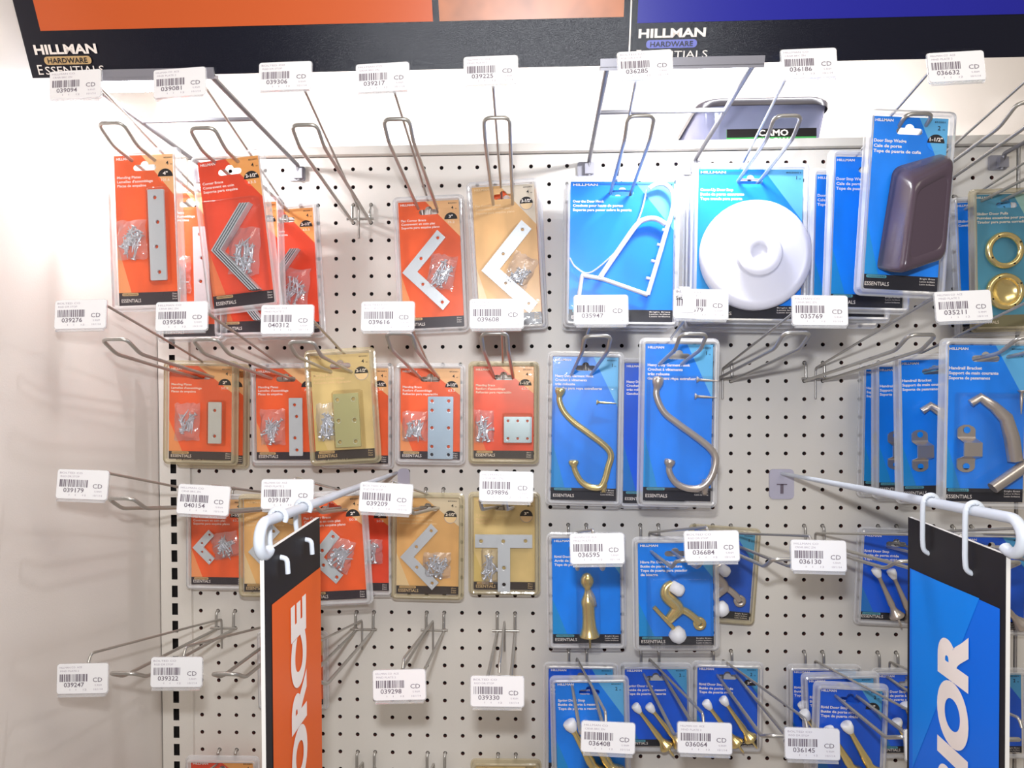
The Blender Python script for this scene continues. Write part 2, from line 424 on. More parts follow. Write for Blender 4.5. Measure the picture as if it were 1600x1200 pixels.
head = empty('header_sign', HO + Vector((xs, 0, 0)), 'long tilted header sign with orange and royal blue fields above a black strip', 'sign')
m = MB(); hbox(m, xl, xs - .0008, 0, TOP, 0, -.003, 'navy')
hquad(m, hp(63, 45)[0], hp(677, 38)[0], t_or, TOP, .0006, 'sign_red')
hquad(m, hp(687, 38)[0], hp(974, 38)[0], t_or, TOP, .0006, 'wood')
hlogo(m, 52, 150, (69, 84, 88, 101, 103, 116), 'tan_pill', 'navy')
o = m.build('orange_panel'); o.parent = head; o.location = -head.location; o['label'] = 'left panel with orange field and strand board picture'
m = MB(); hbox(m, xs + .0008, xr, 0, TOP, 0, -.003, 'navy')
hquad(m, hp(996, 28)[0], xr - .01, t_bl, TOP, .0006, 'royal')
hlogo(m, 998, 1103, (44, 58, 62, 75, 79, 91), 'lilac_pill', 'navy')
o = m.build('blue_panel'); o.parent = head; o.location = -head.location; o['label'] = 'right panel with royal blue field'

def bracket(ca, cb, row, label):
    """wire frame from the pegboard out to the channel that grips the header"""
    ya = hb.y - .004; zt = hb.z + .002; wdt = hx(cb) - hx(ca)
    t = empty('sign_bracket', (hx(ca) + wdt / 2, 0, hz(row)), label, 'bracket', 'wire brackets that carry the header sign')
    off = -Vector(t.location)
    m = MB()
    for cc in (ca, cb):
        x = hx(cc)
        m.tube(fillet([(x, -.006, hz(row) - .016), (x, -.010, hz(row) + .004), (x, ya + .006, zt)], .004), .0029, 'bracket_wire')
    zm = hz(row) + .004 + (zt - hz(row) - .004) * .58; ym = -.01 + (ya + .016) * .58
    m.tube([(hx(ca), ym, zm), (hx(cb), ym, zm)], .0027, 'bracket_wire')
    o = m.build('wire_frame'); o.parent = t; o.location = off
    for cc in (ca, cb):
        x = hx(cc); m = MB()
        lp = rrect(x - .016, hz(row) - .016, x + .008, hz(row) + .004, .003)
        m.poly([lp], -.0045, 'grey_plate', -.001); m.box((x - .006, -.011, hz(row) - .014), (x + .006, -.0045, hz(row)), 'grey_plate')
        m.tube([(x - .0125, .004, hz(row) - .001), (x - .0125, -.004, hz(row) - .001)], .0024, 'grey_plate')
        o = m.build('mounting_plate'); o.parent = t; o.location = off
    m = MB(); hbox(m, hx(ca) - .008, hx(cb) + .008, -.002, .0065, .0035, .0008, 'grey_plate')
    hbox(m, hx(ca) - .008, hx(cb) + .008, -.0045, -.001, .0035, -.006, 'grey_plate')
    o = m.build('channel'); o.parent = t; o.location = off
bracket(0.6, 6.0, 0, 'grey wire sign bracket at the left end of the orange header panel')
bracket(22.2, 28.0, 0, 'grey wire sign bracket under the joint of the header panels')
bracket(44.4, 50.0, 0, 'grey wire sign bracket at the far right, by the slotted post')

# ------------------------------------------------------------------ tote on the deck behind
tp = at(1168, 232, -.12); k = (DIST + .03) / F
t = empty('storage_tote', (tp.x, .12, zr1 - .02), 'clear storage tote with dark lid and green striped label behind the pegboard', 'storage box')
W = 200 * k / 2; H = at(1172, 152, -.03).z - (zr1 - .02)
m = MB(); lp0 = rrect(-W * .86, -.07, W * .86, .07, .02); lp1 = rrect(-W, -.09, W, .09, .03)
H1 = H - .009
m.loops([[(x, z, 0) for x, z in lp0], [(x, z, H1) for x, z in lp1]], 'tote', True)
m.add([(x, z, 0.001) for x, z in lp0], [tuple(range(len(lp0)))], 'tote')
m.build('tub', t)
m = MB(); lp2 = rrect(-W * 1.03, -.094, W * 1.03, .094, .032); lp3 = rrect(-W * .99, -.088, W * .99, .088, .03)
m.loops([[(x, z, H1 - .004) for x, z in lp2], [(x, z, H1 + .004) for x, z in lp2], [(x, z, H) for x, z in lp3]], 'tote_lid', True)
m.add([(x, z, H) for x, z in lp3], [tuple(range(len(lp3)))], 'tote_lid'); m.build('lid', t)
m = MB(); zb = at(1172, 226, -.03).z - t.location.z
zl0 = .0; zl1 = H - .049
m.box((-W * .62, -.1, zl0), (W * .72, -.0985, zl1), 'green'); m.box((-W * .62, -.1012, zl1 - .0115), (W * .72, -.1, zl1), 'dark')
m.text('CAMO', -W * .15, zl1 - .0100, .0085, 'white_ink', y=-.1016, wid=.042, bold=.03)
m.text('PILLOW', -W * .15, zl1 - .0185, .0055, 'white_ink', y=-.1016, wid=.042, bold=.02)
m.build('paper_label', t)

# ------------------------------------------------------------------ peg hooks and tags
SLOPE = 0.115
def peg_hook(c, r, label, tip=None, tagp=None, L=0.268, scan=True):
    x0, x1 = hx(c) , hx(c + 1); xm = (x0 + x1) / 2
    base = Vector((xm, 0, hz(r + 1)))
    t = empty('peg_hook', base, label, 'hook', 'looped wire peg hooks on the pegboard')
    loc = lambda p: Vector(p) - base
    if tip: tc = at(tip[0], tip[1], L)
    else: tc = Vector((xm, -L, hz(r + 1) + .044))
    h = .0136; s = Vector((1, 0, 0))
    m = MB()
    pts = []
    for sgn in (-1, 1):
        b = Vector((xm + sgn * I / 2, -.001, hz(r + 1)))
        e = tc + s * sgn * h
        knee = b + (e - b) * .9; knee.z = b.z + (e.z - b.z) * .9 - .010
        seq = [b, knee, e]
        pts += seq if sgn < 0 else seq[::-1]
    m.tube(fillet([loc(p) for p in pts], .008), .0021, 'wire', 8)
    m.build('prong_loop', t)
    m = MB()
    for x in (x0, x1):
        m.tube(fillet([loc(p) for p in ((x, .012, hz(r) + .001), (x, -.0055, hz(r) - .0005), (x, -.0065, hz(r + .92)))], .004), .0021, 'wire')
    m.tube([loc((x0 - .007, -.0095, hz(r + .86))), loc((x1 + .006, -.0095, hz(r + .86)))], .0016, 'wire')
    m.build('peg_bracket', t)
    if scan:
        m = MB()
        if tagp:
            e = at(tagp[0], tagp[1], .290) + Vector((0, 0, .006)); 
        else: e = Vector((tc.x, -.290, tc.z + .028))
        m.tube(fillet([loc(p) for p in ((xm - .002, -.0125, hz(r + 1.95)), (xm - .002, -.0125, hz(r + .3)), e + Vector((0, .006, .002)), e + Vector((0, .001, -.006)))], .0045), .0015, 'wire')
        m.build('scan_arm', t)
    return t

def price_tag(px, py, num, rot, head1, head2, label, Y=.2945, torn=False):
    p = at(px, py, Y)
    t = empty('price_tag', p, label, 'price tag', 'white barcode tags on the hook ends', rot=(math.radians(-6), math.radians(rot), 0))
    W, H = .0268, .0148
    m = MB(); m.poly([rrect(-W - .0008, -H - .0012, W + .0008, H + .0005, .003)], .0002, 'holder', .0012)
    m.box((-W + .002, -.0022, -H - .0032), (W - .002, .0012, -H - .001), 'holder')
    m.box((-.004, .0012, -.002), (.004, .0032, .012), 'white_plastic')
    m.build('tag_holder', t)
    m = MB(); m.poly([rrect(-W, -H, W, H, .0026)], -.0006, 'paper', .0001)
    y = -.0009
    m.text(head1, -W + .0025, H - .0042, .0019, 'ink_soft', y=y, wid=.024)
    m.text(head2, -W + .0035, H - .0078, .0019, 'ink_soft', y=y, wid=.020)
    rd = random.Random(num); x = -W + .003
    while x < .0045:
        wd = rd.choice((.0004, .0006, .0010, .0013))
        m.add([(x, y, -.0028), (x + wd, y, -.0028), (x + wd, y, .0047), (x, y, .0047)], [(0, 1, 2, 3)], 'ink'); x += wd + rd.choice((.0004, .0007, .001))
    m.text(num, -.0085, -.0082, .0046, 'ink', y=y, wid=.0215, align='c', bold=.008)
    m.text('CD', .0115, -.0035, .0046, 'ink', y=y, wid=.0098)
    m.text('% RNM', .0135, -.0076, .0018, 'ink_soft', y=y, wid=.0075)
    m.text('10/1/14', .0125, -.0118, .0019, 'ink_soft', y=y, wid=.0095)
    m.text('1   1    12', -.013, -.0118, .0018, 'ink_soft', y=y, wid=.018)
    m.build('paper_card', t)
    if torn:
        m = MB(); q = []
        for i in range(9):
            a = i / 8; q.append((-W * .45 + .006 * math.sin(a * 2.2), -.002 - .004 * math.sin(a * PI), H + .002 - a * .026))
        vs = q + [(x - .010 - .004 * (i / 8), y_ + .0005, z) for i, (x, y_, z) in enumerate(q)]
        m.add(vs, [(i, i + 1, 10 + i, 9 + i) for i in range(8)], 'paper', True)
        m.text('0-1', -W + .002, H - .004, .003, 'ink', y=-.0012); m.text('Sat', -W + .002, H - .011, .0036, 'black', y=-.0012, bold=.02)
        m.build('peeling_sticker', t)
    return t

# top row A, row B, row C, row D, row E: col, row, what, loop tip px, tag px (None = no tag in view)
ROWN = {2: 'top row', 11: 'second row', 18: 'third row', 20: 'third blue row', 25: 'fourth row', 27: 'fourth blue row', 33: 'bottom row'}
HK = [
 (1, 2, 'holding the orange 4 inch plate pack', (172, 192), (146, 140)), (5, 2, 'holding the tilted orange corner brace pack', (315, 200), (310, 135)),
 (9, 2, 'with nothing on it, between the orange corner braces', (475, 195), (462, 125)), (13, 2, 'holding the orange 3 inch flat corner pack', (619, 186), (607, 128)),
 (17, 2, 'holding the tan 3-1/2 inch corner pack', (776, 184), (768, 118)), (23, 2, 'holding the over-door hook pack', (1002, 181), (1000, 108)),
 (29, 2, 'holding the white disc door stop pack', (1232, 181), (1243, 108)), (34, 2, 'holding the dark wedge pack at its end', (1437, 178), (1465, 112)),
 (38, 2, 'bare at the top right, reaching past the wedge pack', (1612, 160), None), (42, 2, 'holding the brass ring pull pack', (1765, 190), None),
 (1, 11, 'holding the orange 2 inch plate pack', (178, 530), (160, 488)), (5, 11, 'holding the orange 3 inch plate pack', (320, 530), (305, 490)),
 (9, 11, 'holding the bleached beige wide plate pack', (470, 534), (470, 495)), (13, 11, 'holding the orange 3-1/2 inch brace pack', (623, 521), (625, 485)),
 (17, 11, 'holding the amber-edged small plate pack', (772, 521), (782, 482)), (21, 11, 'holding the brass garment hook pack', (934, 525), (935, 482)),
 (25, 11, 'holding the nickel garment hook pack', (1084, 522), (1100, 472)), (29, 11, 'with nothing on it, right of the nickel garment hook', (1246, 520), (1270, 480)),
 (34, 11, 'with nothing on it, left of the handrail bracket packs', (1442, 523), (1475, 470)), (38, 11, 'holding the handrail bracket packs', (1612, 528), (1640, 470)),
 (1, 18, 'holding the small orange flat corner pack', (188, 779), (150, 750)), (5, 18, 'holding the tan pack behind the orange hanging sign', (322, 786), (325, 772)),
 (9, 18, 'holding the orange 2 inch flat corner packs', (470, 786), (458, 760)), (13, 18, 'holding the tan 2-1/2 inch corner pack', (618, 788), (610, 766)),
 (17, 18, 'holding the tan T plate pack', (770, 780), (790, 752)),
 (21, 20, 'holding the brass rigid door stop pack', (925, 880), (927, 842)), (25, 20, 'holding the brass hinge pin stop pack', (1078, 876), (1107, 838)),
 (29, 20, 'holding the nickel hinge pin stop pack', (1228, 874), (1269, 852)), (34, 20, 'with nothing on it, left of the nickel door stop pack', (1424, 877), (1445, 850)),
 (38, 20, 'holding the nickel rigid door stop pack', (1575, 878), (1600, 840)), (42, 20, 'right of the blue hanging sign, holding a door stop pack', (1730, 880), None),
 (1, 25, 'with nothing on it, by the left slotted post', (190, 1052), (137, 1036)), (5, 25, 'partly behind the orange hanging sign', (350, 1053), (286, 1026)),
 (9, 25, 'with nothing on it, emerging right of the orange sign', (480, 1065), (450, 1040)), (13, 25, 'with nothing on it, tag reading 039298', (622, 1072), (629, 1045)),
 (17, 25, 'with nothing on it, tag reading 039330', (775, 1075), (780, 1052)),
 (21, 27, 'holding the large brass spring stop packs', (930, 1145), (947, 1129)), (25, 27, 'holding the two small spring stops pack', (1082, 1148), (1100, 1131)),
 (29, 27, 'holding the right pack of two brass door stops', (1222, 1150), (1262, 1140)), (34, 27, 'holding the stack of rigid door stop packs', (1425, 1152), (1450, 1140)),
 (38, 27, 'mostly behind the blue hanging sign', (1575, 1155), None),
 (1, 33, 'at the lower left by the slotted post', None, None), (9, 33, 'beside the orange hanging sign', None, None), (13, 33, 'second from the blue side', None, None), (17, 33, 'nearest the blue side', None, None),
]
for c, r, what, tip, tg in HK:
    peg_hook(c, r, 'wire hook, %s, %s' % (ROWN[r], what), tip, tg)

TG = [
 (118, 132, '039094', -2, 'far left of the top row'), (281, 129, '039081', -3, 'top row, second from the left'), (446, 119, '039306', -1, 'top row above the empty hook'), (598, 121, '039217', -2, 'top row left of the middle'),
 (767, 110, '039225', -1, 'top row just left of the sign joint'), (1008, 102, '036285', -2, 'top row over the sign bracket'), (1264, 99, '036186', -1, 'top row above the tote'), (1494, 104, '036632', -2, 'top row at the far right'),
 (126, 491, '039276', -1, 'second row at the far left'), (284, 494, '039586', -1, 'second row under the orange plate pack'), (449, 499, '040312', 0, 'second row under the half-hidden corner brace'), (606, 494, '039616', 0, 'second row under the flat corner brace'),
 (776, 490, '039608', 0, 'second row under the tan corner pack'), (939, 484, '035947', 0, 'second row under the over-door hook'), (1095, 475, '036679', 2, 'second row, with a peeling sticker, by the white disc'), (1281, 485, '035769', 1, 'second row right of the white disc'), (1505, 478, '035211', -2, 'second row beside the brass ring pulls'),
 (129, 757, '039179', 2, 'third row at the far left'), (318, 781, '040154', 3, 'third row above the small corner brace'), (449, 772, '039187', 0, 'third row left of the white sign arm'), (603, 778, '039209', 3, 'third row crossed by the white sign arm'), (791, 760, '039896', 1, 'third row above the T plate'),
 (933, 857, '036595', -1, 'above the brass rigid door stop'), (1112, 853, '036684', -1, 'above the brass hinge pin stop'), (1279, 868, '036130', 1, 'hanging alone right of the hinge pin packs'),
 (129, 1060, '039247', -2, 'fourth row at the far left'), (276, 1050, '039322', -1, 'fourth row over the slotted post'), (449, 1058, '039314', 0, 'fourth row, nearly hidden by the orange sign'), (624, 1070, '039298', -2, 'fourth row over bare pegboard'), (777, 1080, '039330', 0, 'fourth row nearest the blue packs'),
 (950, 1152, '036408', 2, 'over the large brass spring stops'), (1101, 1153, '036064', 1, 'over the small brass stops'), (1269, 1162, '036145', 1, 'over the stacked rigid stop packs'), (1457, 1165, '036202', 0, 'mostly hidden behind the blue sign'),
]
HD = [('HILLMAN CO', 'CRNR BRC ZN'), ('HILLMAN CO  ACE', 'MND PLATE 2'), ('BOLTED CO', 'RGD DR STOP')]
for i, (px, py, num, rot, where) in enumerate(TG):
    a, b = HD[i % 3]
    nm = num
    price_tag(px, py, num, rot, a, b, 'white barcode tag %s, %s' % (num, where), Y=.2945 + (i % 2) * .0006, torn=(num == '036679'))

# ------------------------------------------------------------------ screws and products
def screw_mesh(name, L, r, m):
    b = MB(); prof = [(0, .0004)]
    n = 9
    for i in range(n):
        t = .04 + .78 * i / n; rr = r * min(1, .35 + i * .12); prof += [(t, rr * .72), (t + .78 / n * .5, rr)]
    prof += [(.86, r * .75), (.9, r * 1.2), (.97, r * 2.0), (1, r * 2.0)]
    b.lathe((0, 0, -L / 2), (0, 0, L / 2), prof, m, 8)
    o = b.build(name); me = o.data; bpy.data.objects.remove(o); return me
SCREW = screw_mesh('screw', .019, .0015, 'screw'); SCREW_L = screw_mesh('screw', .026, .0019, 'nickel'); SCREW_B = screw_mesh('screw', .026, .0017, 'brass')
def put_screw(me, parent, x, y, z, ang, tilt=0.0):
    o = bpy.data.objects.new('screw', me); C.objects.link(o); o.parent = parent; o.location = (x, y, z); o.rotation_euler = (tilt, ang, 0); return o

def screw_bag(root, x0, z0, x1, z1, rot=0, n=9, seed=0):
    rd = random.Random(seed); cx, cz = (x0 + x1) / 2, (z0 + z1) / 2; w_, h_ = abs(x1 - x0) / 2, abs(z1 - z0) / 2
    m = MB(); N = 8; vs = []
    for i in range(N + 1):
        for j in range(N + 1):
            u, v = i / N * 2 - 1, j / N * 2 - 1
            d = (1 - u ** 4) * (1 - v ** 4)
            jx, jz = rd.uniform(-.06, .06), rd.uniform(-.06, .06)
            vs.append(((u + jx) * w_, -.003 - .005 * d - rd.uniform(0, .0012), (v + jz) * h_))
    m.add(vs, [(i * (N + 1) + j, (i + 1) * (N + 1) + j, (i + 1) * (N + 1) + j + 1, i * (N + 1) + j + 1) for i in range(N) for j in range(N)], 'bag', False)
    o = m.build('screw_bag', root, (cx, -.0004, cz)); o.rotation_euler = (0, math.radians(rot), 0)
    for k in range(n * 2):
        a = rd.uniform(0, 2 * PI); q = rd.random() ** .5 * .55
        put_screw(SCREW, o, q * math.cos(a) * w_, -.0028 - rd.random() * .003, q * math.sin(a) * h_ - h_ * .15, rd.gauss(.35, .5) + rd.choice((0, PI)), rd.uniform(-.15, .15))
    return o

def slab(root, name, outline, holes, y0, y1, ma, hr=.0022, sink=True):
    m = MB(); m.poly([outline] + [circle(x, z, hr) for x, z in holes], y0, ma, y1)
    if sink:
        for x, z in holes:       # countersunk rim
            a = circle(x, z, hr * 1.5); b = circle(x, z, hr)
            m.loops([[(p, y0 - .0002, q) for p, q in a], [(p, y0 + .0006, q) for p, q in b]], 'screw', True)
    return m.build(name, root)

def corner_brace(root, ax, az_, L, w_, ma='zinc', hr=.0022, y0=-.006, skew=0):
    """flat L plate turned so its corner points left; ax, az_ the outer corner"""
    a1 = math.radians(48 + skew); a2 = math.radians(-45 + skew)
    u = (math.cos(a1), math.sin(a1)); v = (math.cos(a2), math.sin(a2))
    P = lambda s_, t_: (ax + u[0] * s_ + v[0] * t_, az_ + u[1] * s_ + v[1] * t_)
    out = [P(0, 0), P(0, L), P(w_, L), P(w_, w_), P(L, w_), P(L, 0)]
    hs = [P(L * .9, w_ / 2), P(L * .42, w_ / 2), P(w_ / 2, L * .42), P(w_ / 2, L * .9)]
    return slab(root, 'corner_brace', out, hs, y0, y0 + .0026, ma, hr)

def bent_brace(root, ax, az_, L, n=4):
    """nested corner braces seen from the edge"""
    for k in range(n):
        m = MB(); a1, a2 = math.radians(52), math.radians(-52); th = .0011; q = k * .0030
        def P(s_, a, off): return (ax + q + math.cos(a) * s_ + off, az_ + math.sin(a) * s_)
        out = [P(L, a1, 0), P(0, a1, 0), P(L, a2, 0), P(L, a2, th * 1.4), P(0, a1, th * 1.4), P(L, a1, th * 1.4)]
        m.poly([out], -.014 + k * .0004, 'zinc', -.001); m.build('corner_brace', root)

def stop(root, x0, z0, x1, z1, metal, r=.004, y=-.008, white='white_rubber', screw=True, name='door_stop'):
    """rod door stop from its white tip (x0, z0) to its flared base (x1, z1)"""
    m = MB(); p0 = Vector((x0, y, z0)); p1 = Vector((x1, y, z1)); d = p1 - p0
    m.lathe(p0, p1, [(.1, r * .7), (.16, r * .78), (.2, r * .62), (.5, r * .8), (.72, r * 1.05), (.8, r * .9), (.86, r * 1.2), (.93, r * 1.9), (.98, r * 2.4), (1, r * 2.3)], metal, 16)
    if screw: m.lathe(p1, p1 + d.normalized() * r * 4, [(0, r * .4), (.8, r * .35), (1, r * .05)], metal, 8)
    o = m.build(name, root)
    m = MB(); m.lathe(p0 - d * .02, p0 + d * .16, [(0, r * 1.15), (.08, r * 1.4), (.5, r * 1.35), (.9, r * .9), (1, r * .75)], white, 16)
    m.build('rubber_tip', o); return o

# ------------------------------------------------------------------ blister packs
def slot(W, H, sw):
    zc = H / 2 - .0145 if W > .06 else H / 2 - .012
    a, h = sw / 2, .0035
    pts = []
    for i in range(7): t = -PI / 2 - PI * i / 6; pts.append((-a + h + h * math.cos(t), zc + h * math.sin(t)))
    for i in range(7): t = PI - PI * i / 6; pts.append((.0048 * math.cos(t), zc + h + .0042 * math.sin(t)))
    for i in range(7): t = PI / 2 - PI * i / 6; pts.append((a - h + h * math.cos(t), zc + h * math.sin(t)))
    return pts
SCH = {'card_orange': ('white_ink', 'tan_pill'), 'card_red': ('white_ink', 'tan_pill'), 'card_tan': ('pale_ink', 'tan_pill'), 'card_beige': ('pale_ink', 'tan_pill'),
       'card_blue': ('white_ink', 'teal_pill'), 'card_deep': ('white_ink', 'teal_pill'), 'card_teal': ('white_ink', 'teal_pill')}
PACKN = 0
def pack(name, TL, TR, BL, Y, scheme, lines, label, cat='blister pack', badge=None, count='4', amber=False, fill=None, bubbles=(), slotw=.027, margin=.0075, yaw=0.0, group=None):
    global PACKN
    PACKN += 1
    a, b, c = at(*TL, Y), at(*TR, Y), at(*BL, Y)
    W = (b - a).length; H = (c - a).length
    ex = (b - a).normalized(); ez = (a - c).normalized()
    ang1 = math.atan2(-ex.z, ex.x); ang2 = math.atan2(ez.x, ez.z); ang = (ang1 + ang2) / 2
    cen = (b + c) / 2
    t = empty(name, cen, label, cat, group, rot=(0, ang, yaw))
    ink, pill = SCH[scheme]; blue = 'blue' in scheme or 'deep' in scheme or 'teal' in scheme
    U = lambda u, v: (-W / 2 + u * W, H / 2 - v * H)
    sl = slot(W, H, slotw); m = MB()
    m.poly([[(-W / 2, -H / 2), (W / 2, -H / 2), (W / 2, H / 2), (-W / 2, H / 2)], sl], 0, scheme, .0006)
    y = -.0003
    zt = H / 2
    m.text('HILLMAN', -W / 2 + .003, zt - .0052, .0028, ink, y=y, wid=W * .24, bold=.03)
    m.text('852001', W / 2 - .003, zt - .0048, .0017, 'black', y=y, wid=W * .14, align='r', bold=.01)
    m.text(count, W / 2 - .0075, zt - .0122, .0045, 'black', y=y, align='r', bold=.015)
    m.text('ea', W / 2 - .003, zt - .0122, .002, 'black', y=y, align='r')
    z = zt - .0265; lh = .0046
    for ln in lines:
        m.text(ln, -W / 2 + .003, z, .0033 if blue else .003, ink, y=y, wid=min(W * .8, len(ln) * (.0022 if blue else .0020)), bold=.03 if blue else .02); z -= .0054 if blue else .0048
    if badge:
        bx, bz, br = W / 2 - .0115, zt - .0255, .0088
        m.disc(bx, bz, br, y, 'ink_soft' if 'tan' in scheme or 'beige' in scheme else scheme, n=24)
        m.disc(bx, bz, br, y - .0002, 'black', 0, PI, 14)
        if 'tan' in scheme or 'beige' in scheme: m.disc(bx, bz, br * .92, y - .0001, 'pale_ink', n=24)
        m.text(badge, bx, bz + .0018, .0038, 'white_ink', y=y - .0004, align='c', bold=.03, wid=min(br * 1.5, len(badge) * .0029))
        if 'orange' in scheme or 'red' in scheme: m.text({'4"': '101.6', '2"': '50.8', '3"': '76.2'}.get(badge, '63.5'), bx, bz - .0055, .0032, 'white_ink', y=y - .0004, align='c', wid=.0095)
    zb = -H / 2 + H * .085
    lp = rrect(-W / 2 + .004, zb - .0036, -W / 2 + .004 + W * .27, zb - .0004, .0014); m.add([(p, y, q) for p, q in lp], [tuple(range(len(lp)))], pill)
    m.text('HARDWARE', -W / 2 + .0055, zb - .003, .0019, 'black', y=y - .0002, wid=W * .23)
    m.text('ESSENTIALS', -W / 2 + .003, -H / 2 + H * .02, min(.0042, H * .035), ink, y=y, wid=W * .32)
    for k in range(3): m.text(('Zinc', 'Zingue', 'Zincado')[k] if not blue else ('Bright Brass', 'Laiton brillant', 'Latón brillante')[k], W / 2 - .003, zb - .0032 - k * .0029, .0017, ink, y=y, align='r', wid=W * (.08 if not blue else .2))
    m.build('printed_card', t)
    # clear shell
    m = MB(); sh, rm = ('shell_amber', 'rim_amber') if amber else ('shell', 'rim')
    def RL(e, y_, r): return [(p, y_, q) for p, q in rrect(-W / 2 - e, -H / 2 - e, W / 2 + e, H / 2 + e, r)]
    mg = margin
    m.loops([RL(mg, .0012, .007), RL(mg, 0, .007), RL(mg - .002, -.0005, .006), RL(mg - .003, -.0065, .005), RL(mg - .0045, -.0075, .004), RL(.001, -.0068, .002), RL(.0002, -.0025, .0015)], rm)
    m.poly([rrect(-W / 2 - .0002, -H / 2 - .0002, W / 2 + .0002, H / 2 + .0002, .0015), slot(W, H, slotw * 1.04)], -.0025, sh)
    for (u0, v0, u1, v1, d) in bubbles:
        p0 = U(u0, v1); p1 = U(u1, v0); q = min(.004, d * .4)
        A = [(x, -.0026, z_) for x, z_ in rrect(p0[0], p0[1], p1[0], p1[1], .003)]
        B = [(x, -d, z_) for x, z_ in rrect(p0[0] + q * .5, p0[1] + q * .5, p1[0] - q * .5, p1[1] - q * .5, .003)]
        D = [(x, -d - .001, z_) for x, z_ in rrect(p0[0] + q, p0[1] + q, p1[0] - q, p1[1] - q, .003)]
        m.loops([A, B, D], sh, True); m.add(D, [tuple(range(len(D)))], sh)
    m.build('clear_shell', t)
    if fill: fill(t, U, W, H)
    return t

MEND = ('Mending Plates', "Lamelles d'assemblage", 'Placas de empalme')
FLAT = ('Flat Corner Brace', 'Contrevent en coin plat', 'Soporte para esquina plano')
CORN = ('Corner Brace', 'Contrevent en coin', 'Soporte para esquina')
BRAC = ('Mending Brace', "Renfort d'assemblage", 'Refuerzo para reparación')
def plate_fill(u0, v0, u1, v1, cols, rows, bag, ma='zinc', hr=.0022, th=.0024, n=9, zig=0):
    def f(t, U, W, H):
        p0 = U(u0, v1); p1 = U(u1, v0); hs = []
        for r_ in rows:
            for c_ in cols:
                k = rows.index(r_); hs.append((p0[0] + (p1[0] - p0[0]) * (c_ + (zig if k % 2 else -zig)), p1[1] + (p0[1] - p1[1]) * r_))
        slab(t, 'mending_plate', rrect(p0[0], p0[1], p1[0], p1[1], .0012), hs, -.009, -.009 + th, ma, hr)
        a = U(bag[0], bag[3]); b = U(bag[2], bag[1]); screw_bag(t, a[0], a[1], b[0], b[1], 0, n, PACKN)
    return f
def brace_fill(u, v, L, w_, bag, rot=0, ma='zinc', n=9, hr=.0022, skew=0):
    def f(t, U, W, H):
        p = U(u, v); corner_brace(t, p[0], p[1], L, w_, ma, hr, skew=skew)
        a = U(bag[0], bag[3]); b = U(bag[2], bag[1]); screw_bag(t, a[0], a[1], b[0], b[1], rot, n, PACKN)
    return f
def bent_fill(t, U, W, H):
    p = U(.14, .62); bent_brace(t, p[0], p[1], .062)
    a = U(.36, .80); b = U(.86, .48); screw_bag(t, a[0], a[1], b[0], b[1], 8, 12, PACKN)

PK = 'hardware blister packs on the peg hooks'
# --- row A
f4 = plate_fill(.60, .245, .86, .845, (.5,), (.09, .36, .63, .91), (.04, .44, .52, .70), 'zinc', zig=.06, n=11)
pack('plate_pack', (180, 245), (275, 239), (184.5, 479), .205, 'card_orange', MEND, 'orange mending plate pack with one long 4 inch plate, front of the top left hook', badge='4"', fill=f4, group=PK, bubbles=[(.56, .22, .90, .87, .011)])
pack('plate_pack', (251, 303), (342, 300), (255, 527), .11, 'card_orange', MEND, 'orange mending plate pack seen between the two front packs at top left', badge='4"', fill=f4, group=PK)
pack('brace_pack', (311, 255), (407, 241), (333, 484), .21, 'card_red', CORN, 'tilted red-orange pack of nested corner braces, front of the second top hook', badge='2-1/2"', fill=bent_fill, group=PK, bubbles=[(.06, .28, .95, .93, .016)])
pack('brace_pack', (338, 318), (433, 315), (345, 520), .11, 'card_red', CORN, 'red-orange corner brace pack hidden behind the tilted one', badge='2-1/2"', fill=bent_fill, group=PK)
pack('brace_pack', (399, 330), (490, 324), (410, 524), .05, 'card_red', CORN, 'red-orange corner brace pack nearest the pegboard, half behind the tilted one', badge='2-1/2"', fill=bent_fill, group=PK)
pack('flat_corner_pack', (622, 317), (716.5, 312), (631, 514), .05, 'card_orange', FLAT, 'orange pack with a 3 inch flat corner brace, top row', badge='3"', fill=brace_fill(.03, .56, .0745, .0148, (.46, .43, .90, .70), 12, 'zinc', 12), group=PK)
pack('flat_corner_pack', (744, 300), (839, 294), (752, 512), .03, 'card_orange', FLAT, 'orange flat corner pack hidden behind the tan one in the top row', badge='3"', group=PK)
pack('flat_corner_pack', (738.5, 294), (835.5, 286), (749, 512), .062, 'card_tan', FLAT, 'faded tan pack with a 3-1/2 inch flat corner brace, top row', badge='3-1/2"', fill=brace_fill(.08, .60, .085, .0178, (.50, .50, .90, .74), 30, 'zinc', 9), group=PK)

